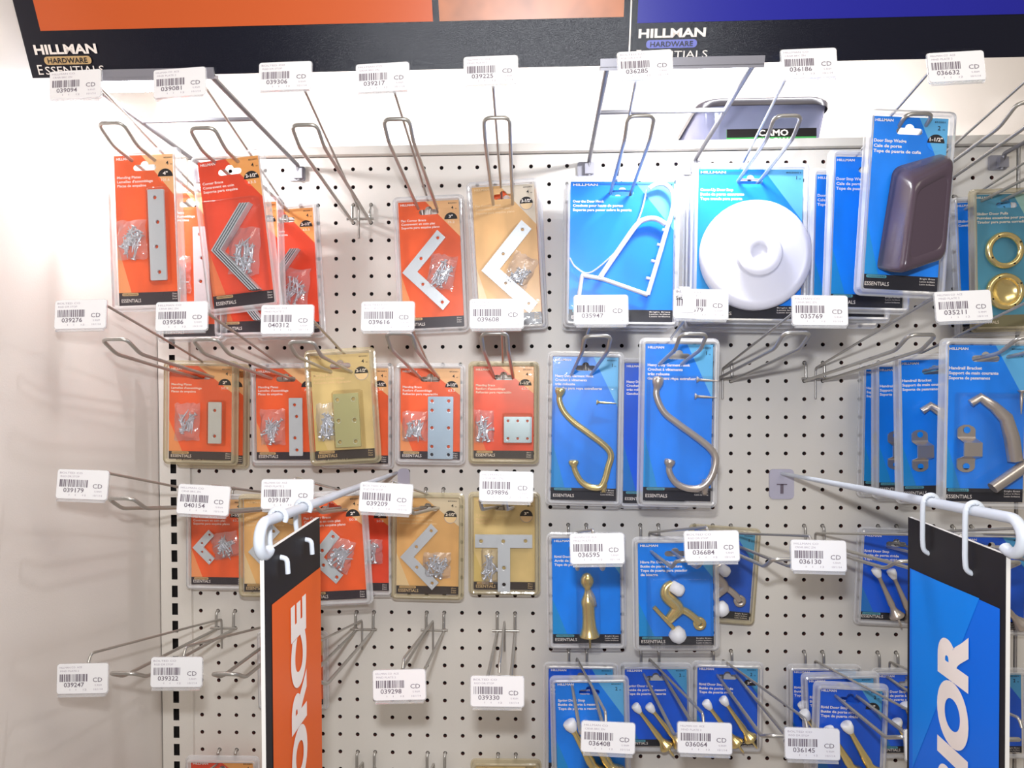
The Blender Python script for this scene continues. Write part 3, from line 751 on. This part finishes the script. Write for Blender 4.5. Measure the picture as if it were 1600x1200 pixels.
def over_door(t, U, W, H):
    cc = lambda x, y: U((x - 130) / 645, (y - 215) / 865)
    def P(pts, y): return [(*cc(a, b),) for a, b in pts]
    def bar(pts, r, y=-.010, sm=True, name=None):
        q = [(p[0], y, p[1]) for p in P(pts, y)]
        m.tube(smooth_path(q, 6) if sm else q, r, 'white_plastic', 8)
    m = MB()
    bar([(612, 268), (650, 245), (700, 240), (745, 275), (762, 335), (755, 410), (735, 480)], .0030)
    bar([(735, 470), (690, 640), (612, 918)], .0030, sm=False)
    bar([(200, 800), (330, 822), (612, 918)], .0028, sm=False)
    bar([(205, 800), (188, 925)], .0026, sm=False)
    bar([(318, 812), (440, 630), (540, 490), (600, 455), (660, 455), (715, 485)], .0034)
    m.build('over_door_hook', t)
    o = [c for c in t.children if c.name.startswith('over_door_hook')][0]
    m = MB()
    for a, b in ((695, 520), (665, 610), (630, 710), (600, 815)): 
        p, q = cc(a, b), cc(a + 30, b + 5); m.tube([(p[0], -.011, p[1]), (q[0], -.010, q[1])], .0018, 'white_plastic')
    m.build('hook_teeth', o)
    m = MB()
    q = [cc(*p) for p in ((600, 270), (560, 430), (470, 590), (270, 775), (170, 750), (128, 690))]
    m.tube(smooth_path([(a, -.0045, b) for a, b in q]), .0012, 'rim'); m.build('shell_ridge', t)
pack('over_door_hook_pack', (892, 284), (1054, 284), (889, 502), .095, 'card_blue', ('Over the Door Hook', 'Crochets pour hauts de portes', 'Soporte para poner sobre la puerta'), 'wide blue pack with a white over-the-door hook', count='', fill=over_door, group=PK, slotw=.03)
pack('over_door_hook_pack', (889, 296), (1043, 296), (886, 508), .05, 'card_blue', ('Over the Door Hook', 'Crochets pour hauts de portes', 'Soporte para poner sobre la puerta'), 'blue over-the-door hook pack hidden behind the front one', count='', fill=None, group=PK, slotw=.03)

def disc_fill(t, U, W, H):
    c = U(.54, .585); R = .0665
    m = MB(); n = 48
    prof = [(R, -.004), (R, -.010), (R * .985, -.014), (R * .95, -.0165), (R * .88, -.0185), (R * .84, -.0185), (R * .8, -.0185), (R * .60, -.0205), (R * .44, -.0225), (R * .41, -.0230), (R * .40, -.0262), (R * .38, -.0272), (R * .17, -.0275), (R * .15, -.0265), (R * .14, -.0245), (.0001, -.0240)]
    lp = [[(c[0] + r * math.cos(2 * PI * i / n), y, c[1] + r * math.sin(2 * PI * i / n)) for i in range(n)] for r, y in prof]
    m.loops(lp, 'white_plastic', True); m.build('wall_bumper_disc', t)
for i, (dx, Y, lab) in enumerate(((0, .13, 'blue pack with a large round white cover-up door stop, front one'), (-12, .085, 'second cover-up door stop pack, showing its right edge'), (-18, .045, 'rearmost cover-up door stop pack, nearest the pegboard'))):
    s = (DIST - .13) / (DIST - Y)
    q = lambda x, y: ((x - 843) * s + 843 + 4 * i, (y - 582) * s + 582 + 3 * i)
    pack('door_stop_pack', q(1088, 262), q(1252, 267), q(1090, 494), Y, 'card_blue', ('Cover-Up Door Stop', 'Butée de porte couvrante', 'Tope grande para puerta'), lab, count='1', fill=disc_fill if i == 0 else None, group=PK, slotw=.03)

def wedge_fill(t, U, W, H):
    inv = Matrix.LocRotScale(t.location, t.rotation_euler, None).inverted()
    def L(px, py, d): return inv @ at(px, py, -t.location.y + d)
    back = [L(1369, 424, .004), L(1395, 262, .004), L(1478, 238, .004), L(1455, 400, .004)]
    front = [L(1411, 428, .050), L(1430, 284, .050), L(1492, 250, .034), L(1479, 404, .034)]
    def ring(f, ins, rr=.009):
        q = [a.lerp(b, f) for a, b in zip(back, front)]
        c = sum(q, Vector()) / 4; q = [c + (p - c) * (1 - ins) for p in q]; out = []
        for k in range(4):
            p = q[k]; a = p + (q[k - 1] - p).normalized() * rr; b = p + (q[(k + 1) % 4] - p).normalized() * rr
            for s_ in range(6):
                w2 = s_ / 5; out.append(a * (1 - w2) ** 2 + p * 2 * w2 * (1 - w2) + b * w2 * w2)
        return out
    m = MB(); R4 = [ring(0, 0), ring(.45, -.03), ring(.82, -.02), ring(.95, .03), ring(1.0, .10), ring(1.0, .2), ring(.955, .26)]
    m.loops(R4, 'wedge', True); m.add(R4[-1], [tuple(range(24))], 'wedge'); m.build('rubber_wedge', t)
WL = ('Door Stop Wedge', 'Cale de porte', 'Tope de puerta de cuña')
for (TL, TR, BL, Y, lab, fl) in (((1262, 300), (1368, 298), (1255, 505), .10, 'rearmost wedge door stop pack of its hook, nearest the pegboard', None), ((1277, 274), (1390, 272), (1266, 495), .14, 'third wedge door stop pack back, a narrow blue strip beside the disc', None),
                       ((1307, 246), (1422, 245), (1292, 480), .19, 'second wedge door stop pack, just left behind the front one', None), ((1368, 183), (1487, 184), (1341, 452), .255, 'blue pack with a big dark rubber wedge, front of its hook, top right', wedge_fill)):
    pack('wedge_pack', TL, TR, BL, Y, 'card_blue', WL, lab, badge='1-1/2"', count='2', fill=fl, group=PK, bubbles=())

def ring_pull(t, U, W, H):
    for k, (v, solid) in enumerate(((.43, 0), (.74, 1))):
        c = U(.42, v); R = .0235; m = MB(); n = 36
        prof = [(R, -.003), (R * 1.02, -.005), (R * .98, -.008), (R * .86, -.0095), (R * .74, -.0085), (R * .7, -.005)]
        if solid: prof += [(R * .68, -.0035), (.0001, -.0035)]
        m.loops([[(c[0] + r * math.cos(2 * PI * i / n), y, c[1] + r * math.sin(2 * PI * i / n)) for i in range(n)] for r, y in prof], 'brass', True)
        for a in range(4): 
            q = a * PI / 2 + .5; m.disc(c[0] + R * .86 * math.cos(q), c[1] + R * .86 * math.sin(q), .0012, -.0099, 'black', n=8)
        m.build('ring_pull', t)
pack('ring_pull_pack', (1493, 318), (1580, 312), (1500, 520), .0255, 'card_blue', ('Sliding Door', 'Cuvette'), 'blue pack behind the brass ring pull pack, a strip at its left', count='2', group=PK)
pack('ring_pull_pack', (1525, 306), (1626, 300), (1522, 512), .06, 'card_teal', ('Sliding Door Pulls', 'Poignées encastrées pour porte', 'Tirador para puerta corrediza'), 'yellowed teal pack with two round brass ring pulls at the right edge', count='2', amber=True, fill=ring_pull, group=PK)

# --- row B
pack('plate_pack', (284, 575), (382, 577), (284, 722), .025, 'card_orange', MEND, 'orange mending plate pack behind the 2 inch one, its right edge showing', badge='2"', amber=True, group=PK)
pack('plate_pack', (264.5, 571), (364.5, 573), (264, 716.5), .063, 'card_orange', MEND, 'orange pack with a short 2 inch two-hole plate in yellowed plastic', badge='2"', amber=True, fill=plate_fill(.66, .38, .86, .82, (.5,), (.2, .82), (.11, .40, .50, .80), 'zinc', n=8), group=PK, bubbles=[(.63, .36, .9, .85, .012)])
pack('plate_pack', (399, 576), (493, 576), (402, 718), .05, 'card_orange', MEND, 'orange pack with a 3 inch four-hole plate, second row', badge='3"', fill=plate_fill(.58, .32, .80, .95, (.5,), (.12, .32, .69, .9), (.08, .44, .50, .83), 'zinc', n=10, zig=.07), group=PK)
pack('brace_plate_pack', (507, 574), (605, 577), (511, 722), .03, 'card_orange', BRAC, 'orange brace pack behind the bleached beige one, right edge showing', badge='2-1/2"', fill=plate_fill(.42, .38, .8, .92, (.2, .8), (.1, .5, .9), (.05, .48, .38, .85), 'zinc_blue'), group=PK)
pack('brace_plate_pack', (481, 555), (574, 553), (497, 717), .115, 'card_beige', BRAC, 'bleached beige pack with a wide yellowed plate with six holes', badge='2-1/2"', amber=True, fill=plate_fill(.38, .375, .80, .885, (.17, .8), (.11, .5, .9), (.06, .46, .40, .82), 'zinc_yellow', n=10), group=PK, bubbles=[(.35, .34, .86, .92, .014)])
pack('brace_plate_pack', (625, 575), (718, 577), (626.5, 716), .045, 'card_orange', BRAC, 'orange pack with a large blue-grey ten-hole 3-1/2 inch plate', badge='3-1/2"', fill=plate_fill(.48, .305, .90, .99, (.16, .82), (.07, .22, .5, .8, .93), (.04, .47, .46, .80), 'zinc_blue', n=10), group=PK)
pack('brace_plate_pack', (740.5, 573), (834, 573), (740, 716), .045, 'card_red', BRAC, 'red-orange pack with a small square blue-grey plate in amber-edged plastic', badge='1-1/2"', amber=True, fill=plate_fill(.51, .54, .97, .82, (.15, .5, .85), (.16, .84), (.01, .47, .34, .82), 'zinc_blue', n=8, hr=.0018), group=PK, bubbles=[(.48, .5, .98, .85, .012)])

def garment(pts, metal, scr, box):
    x0, y0, x1, y1 = box
    def f(t, U, W, H):
        cc = lambda p: U((p[0] - x0) / (x1 - x0), (p[1] - y0) / (y1 - y0))
        q = [(cc(p)[0], -.012, cc(p)[1]) for p in pts]; q = smooth_path(q, 6); n = len(q)
        rr = []
        for i in range(n):
            a = i / (n - 1); r = .0036 + .0008 * math.sin(a * PI)
            e = min(a, 1 - a) * n
            if e < 9: r = .0034 + .0034 * max(0, math.sin((e + .6) / 9.5 * PI)) ** .8
            if e < 1: r = .0015
            rr.append(r)
        m = MB(); m.tube(q, rr, metal, 12); o = m.build('garment_hook', t)
        m = MB(); k = int(n * .62); m.lathe(Vector(q[k]) + Vector((.001, .004, .006)), Vector(q[k]) + Vector((.001, .004, -.012)), [(0, .003), (.5, .005), (1, .003)], metal, 10); m.build('mounting_pad', o)
        for a, b in scr:
            p = cc((a, b)); put_screw(SCREW_B if metal == 'brass' else SCREW_L, t, p[0], -.008, p[1], -PI / 2 + .05)
    return f
GL = ('Heavy Duty Garment Hook', 'Crochet à vêtements', 'très robuste', 'Gancho para ropa extrafuerte')
B6 = [(140, 418), (136, 450), (133, 500), (165, 570), (230, 635), (330, 705), (430, 780), (462, 835), (445, 910), (425, 990), (395, 1033), (330, 1030), (275, 995), (240, 935), (230, 890), (228, 865)]
B7 = [(737, 350), (735, 400), (728, 470), (775, 570), (860, 640), (980, 725), (1060, 790), (1095, 850), (1085, 930), (1050, 1000), (990, 1040), (910, 1035), (850, 1000), (815, 940), (815, 890), (820, 860)]
pack('garment_hook_pack', (977, 568), (1074, 568), (972, 786), .04, 'card_deep', GL, 'deep blue garment hook pack behind the nickel one, a dark strip at its left', count='1', fill=None, group=PK)
pack('garment_hook_pack', (864, 557), (966, 559), (861, 780), .07, 'card_blue', GL, 'blue pack with a curved brass garment hook', count='1', fill=garment(B6, 'brass', [(430, 508)], (90, 225, 505, 1125)), group=PK, bubbles=[(0.0, .2, 1.0, .93, .018)])
pack('garment_hook_pack', (1010, 538), (1116, 538), (1003, 782), .15, 'card_blue', GL, 'blue pack with a curved satin nickel garment hook', count='1', fill=garment(B7, 'nickel', [(1045, 372), (1035, 475)], (665, 150, 1085, 1130)), group=PK, bubbles=[(0.02, .2, 1.0, .93, .018)])

def handrail(t, U, W, H):
    cc = lambda x, y: U((x - 1105) / 480, (y - 155) / 975)
    # saddle strap
    m = MB(); N = 28; rows = []
    for i in range(N + 1):
        v = i / N; z = cc(0, 650 + 295 * v)[1]
        k_ = min(1, max(0, (.22 - abs(v - .5)) / .07)); bulge = -.003 - .010 * k_
        xc = cc(1228 + 10 * k_, 0)[0]; hw = .0095 if .12 < v < .88 else .0095 * math.sqrt(max(.08, 1 - ((abs(v - .5) - .38) / .12) ** 2))
        rows.append([(xc - hw, bulge, z), (xc + hw, bulge, z), (xc + hw, bulge + .0018, z), (xc - hw, bulge + .0018, z)])
    m.loops([r_ + r_[:1] for r_ in rows], 'nickel', False); m.add(rows[0], [(0, 1, 2, 3)], 'nickel'); m.add(rows[-1], [(3, 2, 1, 0)], 'nickel')
    for yy in (682, 908):
        p = cc(1228, yy); m.disc(p[0], p[1], .0036, -.0038, 'card_blue', n=14)
    m.build('saddle_strap', t)
    m = MB()
    q = [(*cc(1225, 515), -.010), (*cc(1275, 478), -.012), (*cc(1350, 530), -.014), (*cc(1420, 600), -.015), (*cc(1460, 720), -.014), (*cc(1490, 860), -.012)]
    m.tube([(a, c_, b) for a, b, c_ in q], [.0045, .0052, .0058, .0075, .0085, .0082], 'nickel', 6)
    o = m.build('rail_bracket', t)
    m = MB(); a, b = cc(1345, 1030), cc(1590, 850); m.tube([(a[0], -.016, a[1]), (b[0], -.016, b[1])], .0062, 'nickel', 10); m.build('wall_foot', o)
    for a, b in ((1535, 505), (1565, 505)):
        p = cc(a, b); put_screw(SCREW_L, t, p[0], -.008, p[1], 0 if a < 1550 else .12)
HL = ('Handrail Bracket', 'Support de main courante', 'Soporte de pasamanos')
for TL, TR, BL, Y, lab in (((1352, 578), (1450, 578), (1346, 768), .03, 'rearmost handrail bracket pack, against the pegboard'), ((1370, 573), (1474, 573), (1372, 770), .065, 'third handrail bracket pack back, behind two others'),
                           ((1402, 562), (1512, 562), (1412, 776), .12, 'second handrail bracket pack, behind the front one'), ((1479, 539), (1603, 540), (1474, 783), .215, 'front handrail bracket pack at the right edge of the photo')):
    pack('handrail_pack', TL, TR, BL, Y, 'card_blue', HL, lab, count='1', fill=handrail, group=PK, slotw=.03, bubbles=[(.1, .3, 1.0, .93, .022)] if Y > .2 else ())

# --- row C
pack('flat_corner_pack', (298, 779), (381, 781), (300, 912), .03, 'card_orange', FLAT, 'small orange pack with a 1-1/2 inch flat corner brace, third row left', badge='1-1/2"', fill=brace_fill(.06, .56, .0335, .0112, (.42, .38, .92, .68), -12, 'zinc', 9, .0016), group=PK)
pack('flat_corner_pack', (381, 780), (470, 781), (382, 924), .06, 'card_tan', FLAT, 'tan pack mostly hidden behind the orange hanging sign', badge='2"', amber=True, fill=brace_fill(.1, .56, .05, .014, (.45, .43, .9, .7)), group=PK)
pack('flat_corner_pack', (513, 780), (606, 781), (516, 922), .045, 'card_red', FLAT, 'red-orange pack behind the 2 inch corner pack, right edge showing', badge='2"', fill=brace_fill(.06, .56, .05, .014, (.45, .43, .9, .7)), group=PK)
pack('flat_corner_pack', (467, 778), (562, 775), (481, 938), .14, 'card_orange', FLAT, 'orange pack with a 2 inch flat corner brace beside the hanging sign', badge='2"', fill=brace_fill(.10, .58, .046, .0135, (.42, .40, .82, .72), 20, 'zinc', 11), group=PK)
pack('flat_corner_pack', (620, 777), (717, 779), (619.5, 927), .05, 'card_tan', FLAT, 'tan pack with a 2-1/2 inch flat corner brace, third row', badge='2-1/2"', amber=True, fill=brace_fill(.07, .61, .062, .0135, (.44, .56, .88, .82), 0, 'zinc', 10), group=PK)
def tplate(t, U, W, H):
    a = U(.03, .39); b = U(.96, .53); c = U(.40, 1.0); d = U(.60, .5)
    out = [(a[0], a[1]), (a[0], b[1]), (c[0], b[1]), (c[0], c[1]), (d[0], c[1]), (d[0], b[1]), (b[0], b[1]), (b[0], a[1])]
    hs = [U(.13, .46), U(.49, .46), U(.85, .455), U(.5, .745), U(.5, .925)]
    slab(t, 't_plate', out, hs, -.009, -.0066, 'zinc', .0026)
    p = U(.13, .93); q = U(.41, .54); screw_bag(t, p[0], p[1], q[0], q[1], 0, 8, 5)
pack('t_plate_pack', (740.5, 777), (836, 777), (740, 921), .045, 'card_beige', ('T Plate', 'Plaque en T', 'Placa en T'), 'beige pack with a grey T-shaped plate, third row', badge='3"', count='2', amber=True, fill=tplate, group=PK)

def rigid(t, U, W, H):
    cc = lambda x, y: U((x - 90) / 425, (y - 320) / 660)
    p0 = cc(302, 520); p1 = cc(318, 985); y = -.014
    m = MB(); m.lathe((p0[0], y, p0[1]), (p1[0], y, p1[1]), [(0, .001), (.02, .005), (.07, .0085), (.12, .0092), (.17, .0075), (.2, .0045), (.25, .0042), (.3, .006), (.36, .009), (.4, .0095), (.46, .0085), (.6, .0085), (.72, .0095), (.8, .012), (.825, .0135), (.84, .0135), (.845, .002), (1, .0012)], 'brass', 20)
    o = m.build('rigid_door_stop', t)
    m = MB(); a = cc(310, 620); b = cc(345, 720); m.lathe((a[0], y - .004, a[1]), (b[0], y - .004, b[1]), [(0, .004), (.5, .0055), (1, .004)], 'bag', 12); m.build('clear_sleeve', o)
pack('door_stop_pack', (861, 840), (967, 841), (865.5, 1004), .06, 'card_blue', ('Rigid Door Stop', 'Arrêt de porte rigide', 'Tope de puerta rectangular'), 'blue pack with a single upright brass rigid door stop', count='1', fill=rigid, group=PK, bubbles=[(.35, .2, .7, 1.0, .026)])
def hinge(metal):
    def f(t, U, W, H):
        cc = lambda x, y: U((x - 630) / 450, (y - 350) / 645)
        P = lambda x, y, d=-.010: (cc(x, y)[0], d, cc(x, y)[1])
        m = MB()
        m.tube(smooth_path([P(830, 590), P(790, 620), P(790, 670), P(850, 730), P(860, 770)]), [.0045 + .0035 * min(1, i / 14) for i in range(25)], metal, 10)
        m.tube(smooth_path([P(850, 740), P(910, 770), P(960, 810), P(985, 840)]), .0048, metal, 10)
        e = P(985, 842); m.loops([[(e[0] + r * math.cos(2 * PI * i / 20), y, e[2] + r * math.sin(2 * PI * i / 20)) for i in range(20)] for r, y in ((.0078, -.006), (.0082, -.012), (.0035, -.0125), (.0033, -.006))], metal, True)
        m.tube([P(860, 750), P(800, 820)], [.0085, .006], metal, 10)
        o = m.build('hinge_pin_stop', t)
        m = MB(); m.lathe(P(812, 598, -.012), P(885, 645, -.012), [(0, .003), (.1, .0072), (.8, .008), (1, .006)], 'white_rubber', 16); m.build('rubber_bumper', o)
        m = MB(); m.tube([P(712, 732, -.014), P(845, 885, -.014)], .0028, metal, 8); m.build('threaded_rod', o)
        m = MB(); c = P(857, 912, -.014); m.lathe((c[0] - .007, c[1], c[2] + .008), (c[0] + .006, c[1], c[2] - .007), [(0, .005), (.12, .0095), (.5, .0108), (.85, .0075), (1, .001)], 'white_rubber', 16); m.build('round_bumper', o)
    return f
HP = ('Hinge Pin Door Stop', 'Butée de porte à penture', 'Tope de puerta para pasador', 'de bisagra')
pack('door_stop_pack', (1086, 828), (1182, 833), (1073, 962), .02, 'card_deep', HP, 'deep blue pack with a dull nickel hinge pin stop, behind the brass one', count='1', amber=True, fill=hinge('nickel'), group=PK)
pack('door_stop_pack', (995, 847), (1112, 848), (1000, 1007), .10, 'card_blue', HP, 'blue pack with a brass hinge pin stop and white bumpers', count='1', fill=hinge('brass'), group=PK, bubbles=[(.1, .28, .95, .98, .024)])
def two_stops(ps, metal, box, r=.0042):
    x0, y0, x1, y1 = box
    def f(t, U, W, H):
        for (a, b, c, d) in ps:
            p = U((a - x0) / (x1 - x0), (b - y0) / (y1 - y0)); q = U((c - x0) / (x1 - x0), (d - y0) / (y1 - y0)); stop(t, p[0], p[1], q[0], q[1], metal, r, y=-.011)
    return f
RL_ = ('Rigid Door Stop', 'Butée de porte rigide', 'Tope de puerta rígido')
SL_ = ('Spring Door Stop', 'Butée de porte à ressort', 'Tope de puerta a resorte')
pack('door_stop_pack', (1349, 832), (1455, 836), (1341.5, 967), .03, 'card_deep', RL_, 'deep blue pack with two nickel rigid stops, left of the blue hanging sign', count='2', fill=two_stops([(645, 585, 790, 870), (740, 590, 885, 885)], 'nickel', (580, 370, 1000, 910)), group=PK)
pack('door_stop_pack', (1497, 838), (1602, 840), (1495, 982), .05, 'card_deep', RL_, 'deep blue door stop pack showing right of the blue hanging sign', count='2', fill=two_stops([(645, 585, 960, 870)], 'nickel', (580, 370, 1000, 910)), group=PK)

# --- row D blue
pack('door_stop_pack', (857, 1042), (957, 1044), (858, 1205), .045, 'card_deep', SL_, 'deep blue spring stop pack behind the tilted one, top edge showing', count='2', group=PK)
pack('door_stop_pack', (863, 1062), (969, 1067), (876, 1222), .085, 'card_blue', SL_, 'tilted blue pack with two large brass spring stops, lower left of the blue side', count='2', fill=two_stops([(170, 655, 345, 1010), (275, 690, 450, 1000)], 'brass', (90, 405, 520, 1100), .0062), group=PK)
pack('door_stop_pack', (975.5, 1043), (1072, 1044), (979, 1165), .03, 'card_deep', SL_, 'deep blue pack with two slim brass spring stops', count='2', fill=two_stops([(595, 545, 790, 800), (680, 545, 870, 780)], 'brass', (540, 332, 930, 820)), group=PK)
pack('door_stop_pack', (1090, 1041), (1185, 1042), (1087, 1164), .03, 'card_deep', RL_, 'deep blue pack with two brass rigid stops beside bare pegboard', badge='3"', count='2', fill=two_stops([(1045, 530, 1240, 780), (1150, 505, 1325, 750)], 'brass', (1000, 325, 1380, 820)), group=PK)
for TL, TR, BL, Y, lab, fl in (((1238, 1046), (1338, 1046), (1237, 1178), .03, 'rigid stop pack at the back of the lower stack of three', [(200, 540, 330, 800)]), ((1262, 1061), (1366, 1056), (1264, 1200), .07, 'rigid stop pack in the middle of the lower stack of three', [(205, 590, 380, 850)]),
                               ((1281, 1074), (1380, 1077), (1274, 1215), .11, 'rigid stop pack at the front of the lower stack of three', [(365, 690, 545, 960), (475, 655, 665, 960)])):
    bx = {.03: (150, 345, 560, 880), .07: (250, 400, 660, 960), .11: (322, 455, 720, 1020)}[Y]
    pack('door_stop_pack', TL, TR, BL, Y, 'card_deep', RL_, lab, badge='3"', count='2', fill=two_stops(fl, 'brass', bx, .0052), group=PK)
pack('door_stop_pack', (1370, 1052), (1468, 1052), (1372, 1176), .03, 'card_deep', SL_, 'deep blue stop pack cut off by the blue hanging sign, lower right', count='2', fill=two_stops([(830, 545, 900, 690), (775, 650, 880, 860)], 'brass', (680, 370, 1080, 880), .005), group=PK)
pack('door_stop_pack', (1497, 1052), (1595, 1052), (1499, 1176), .03, 'card_deep', SL_, 'deep blue stop pack right of the blue hanging sign, lower right', count='2', fill=None, group=PK)
# --- left, row D and E
pack('plate_pack', (410, 994), (505, 994), (411, 1100), .02, 'card_orange', MEND, 'orange pack behind the hanging orange sign, its lower right corner showing', badge='2"', group=PK)
pack('plate_pack', (299, 1189), (398, 1189), (300, 1327), .03, 'card_red', MEND, 'red-orange pack whose top edge shows at the bottom left', badge='2"', group=PK)
pack('plate_pack', (744, 1194), (838, 1194), (745, 1335), .03, 'card_beige', MEND, 'beige pack whose top edge shows at the bottom, left of the blue side', badge='2"', amber=True, group=PK)

# ------------------------------------------------------------------ white sign arms and hanging signs
def sign_arm(base_px, tip_px, label, side):
    b = at(*base_px, 0.004); xw = b.x
    tz = CAM.z + (at(*tip_px, .47).z - CAM.z); L = .5
    t = empty('sign_holder', (xw, 0, b.z), label, 'sign holder', 'white arms that carry the hanging signs')
    m = MB(); P = lambda y, z: (0, y, z - b.z)
    k = (tz - b.z) / L
    rc = .0125; yc = -L + rc
    pts = [(0, -.002, 0)] + [(0, yc * i / 12, -yc * i / 12 * k) for i in range(1, 13)]
    pts += [(0, yc - rc * math.sin(a_), -yc * k - rc + rc * math.cos(a_)) for a_ in [i * math.radians(215) / 14 for i in range(1, 15)]]
    pts = [Vector(p) for p in pts]
    m.tube(pts, [.0023 + .0019 * min(1, -p[1] / .35) for p in pts], 'wire_white', 12); m.build('rod', t)
    m = MB(); m.poly([rrect(-.017 if side > 0 else .002, -.036, .017 if side > 0 else .019, .006, .006)], -.003, 'pale_plate', -.0005)
    if side > 0:
        m.box((-.007, -.0042, -.016), (.007, -.003, -.0145), 'ink'); m.box((-.002, -.0042, -.028), (.002, -.003, -.015), 'ink')
    m.build('mounting_plate', t)
    return xw, b, k

def hanging_sign(xw, b, k, face, yn, yf, ztop, base, light, word, label, edge_n, mirror, facets, let, blk):
    """board in the plane x = xw, from y=-yn (near) to y=-yf (far); face = +1 shows to +x"""
    t = empty('hanging_sign', (xw, -(yn + yf) / 2, ztop), label, 'sign', 'vertical signs hanging from white arms')
    th = .003; H = .62; ym = (yn + yf) / 2; hw = (yn - yf) / 2
    m = MB(); m.box((-th / 2, -hw, -H), (th / 2, hw, 0), 'foam')
    X = face * (th / 2 + .0003)
    # s: 0 at the left of the visible face, 1 at its right
    def T(off):
        def f(s_, z_):
            y = (-hw + s_ * 2 * hw) if face > 0 else (hw - s_ * 2 * hw)
            return (face * (th / 2 + off), y, z_)
        return f
    A = T(.0003); B = T(.0006); D = T(.0010)
    m.add([A(.0, -H), A(1, -H), A(1, 0), A(0, 0)], [(0, 1, 2, 3)], 'black')
    (za, zb_) = blk; e0, e1 = edge_n
    m.add([B(e0, -H), B(e1, -H), B(e1, zb_), B(e0, za)], [(0, 1, 2, 3)], base)
    for fc in facets: m.add([D(*p) if False else T(.0008)(*p) for p in fc], [tuple(range(len(fc)))], light)
    # lettering reads upwards: text x runs up (+z), text height runs to the left
    (zl, s0, s1, wid) = let
    vs, fs, Wg = glyphs(word, .06, 8); sx = wid / Wg; hgt = (s1 - s0); sh = 0.0
    T2 = T(.0012)
    m.add([T2(s1 - (q / .73) * hgt, zl + (p * sx) + q / .73 * hgt * sh * 2 * hw) for p, q in vs], fs, 'white_ink')
    m.build('sign_board', t)
    for fr in (.25, .70) if face < 0 else (.3, .75):
        y = -(yf + (yn - yf) * fr); za_ = b.z + k * (-y)
        c = Vector((xw, y, za_)) - Vector(t.location)
        m = MB(); r = .0066
        pts = [c + Vector((r * math.cos(a), 0, r * math.sin(a))) for a in [-.6 + i * (PI + .6) / 8 for i in range(9)]]
        sd = -.0068
        if face < 0: pts += [Vector((sd, c.y, c.z - .01)), Vector((sd, c.y, -.012)), Vector((sd * .9, c.y, -.022)), Vector((0, c.y, -.026)), Vector((-sd * .8, c.y, -.024))]
        else: pts += [Vector((sd, c.y, c.z - .01)), Vector((sd, c.y, .002)), Vector((sd * .8, c.y, -.009)), Vector((0, c.y, -.011)), Vector((-sd, c.y, -.012)), Vector((-sd * 1.1, c.y, -.024))]
        m.tube(fillet(pts, .003, 3), .0021, 'wire_white', 8); m.build('hanging_hook', t)

xw, b, k = sign_arm((619, 739), (398, 806), 'white wire arm holding the orange hanging sign', -1)
def sx_depth(px, py, X):
    d = ray(px, py); t = (X - CAM.x) / d.x; p = CAM + d * t; return -p.y, p.z
yn, zn = sx_depth(409, 857, xw); yf, zf = sx_depth(496.5, 815, xw)
ZS = (zn + zf) / 2
def sp(px, py, X, yn, yf, face):
    y, z = sx_depth(px, py, X); s = (yn - y) / (yn - yf); return (s if face > 0 else 1 - s), z
def rel(px, py): s, z = sp(px, py, xw, yn, yf, 1); return s, z - ZS
za = rel(417, 948)[1]; zb2 = rel(496, 887)[1]
WL_ = .305; l1 = rel(470, 930); 
hanging_sign(xw, b, k, 1, yn, yf, ZS, 'sign_orange', 'sign_orange_light', 'REINFORCE', 'tall orange and black hanging sign with white letters ORCE running up it', (.10, 1.0), False,
             [[(.105, -.62), (.5, -.62), (.105, -.19)]], (l1[1] - WL_, rel(450, 1000)[0], rel(472, 1000)[0], WL_), (za, zb2))
xw2, b2, k2 = sign_arm((1222, 740), (1570, 800), 'white wire arm holding the blue hanging sign', 1)
yn2, zn2 = sx_depth(1576, 862, xw2); yf2, zf2 = sx_depth(1422, 812, xw2); ZS2 = (zn2 + zf2) / 2
def rel2(px, py): s, z = sp(px, py, xw2, yn2, yf2, -1); return s, z - ZS2
za = rel2(1426, 888)[1]; zb2 = rel2(1568, 952)[1]
l1 = rel2(1500, 985)
hanging_sign(xw2, b2, k2, -1, yn2, yf2, ZS2, 'sign_blue', 'sign_blue_light', 'INTERIOR', 'tall blue and black hanging sign with white letters RIOR running up it', (.03, .955), False,
             [[rel2(1428, 890), rel2(1535, 935), rel2(1430, 1200)]], (l1[1] - .285, rel2(1471, 1000)[0], rel2(1515, 1000)[0], .285), (za, zb2))
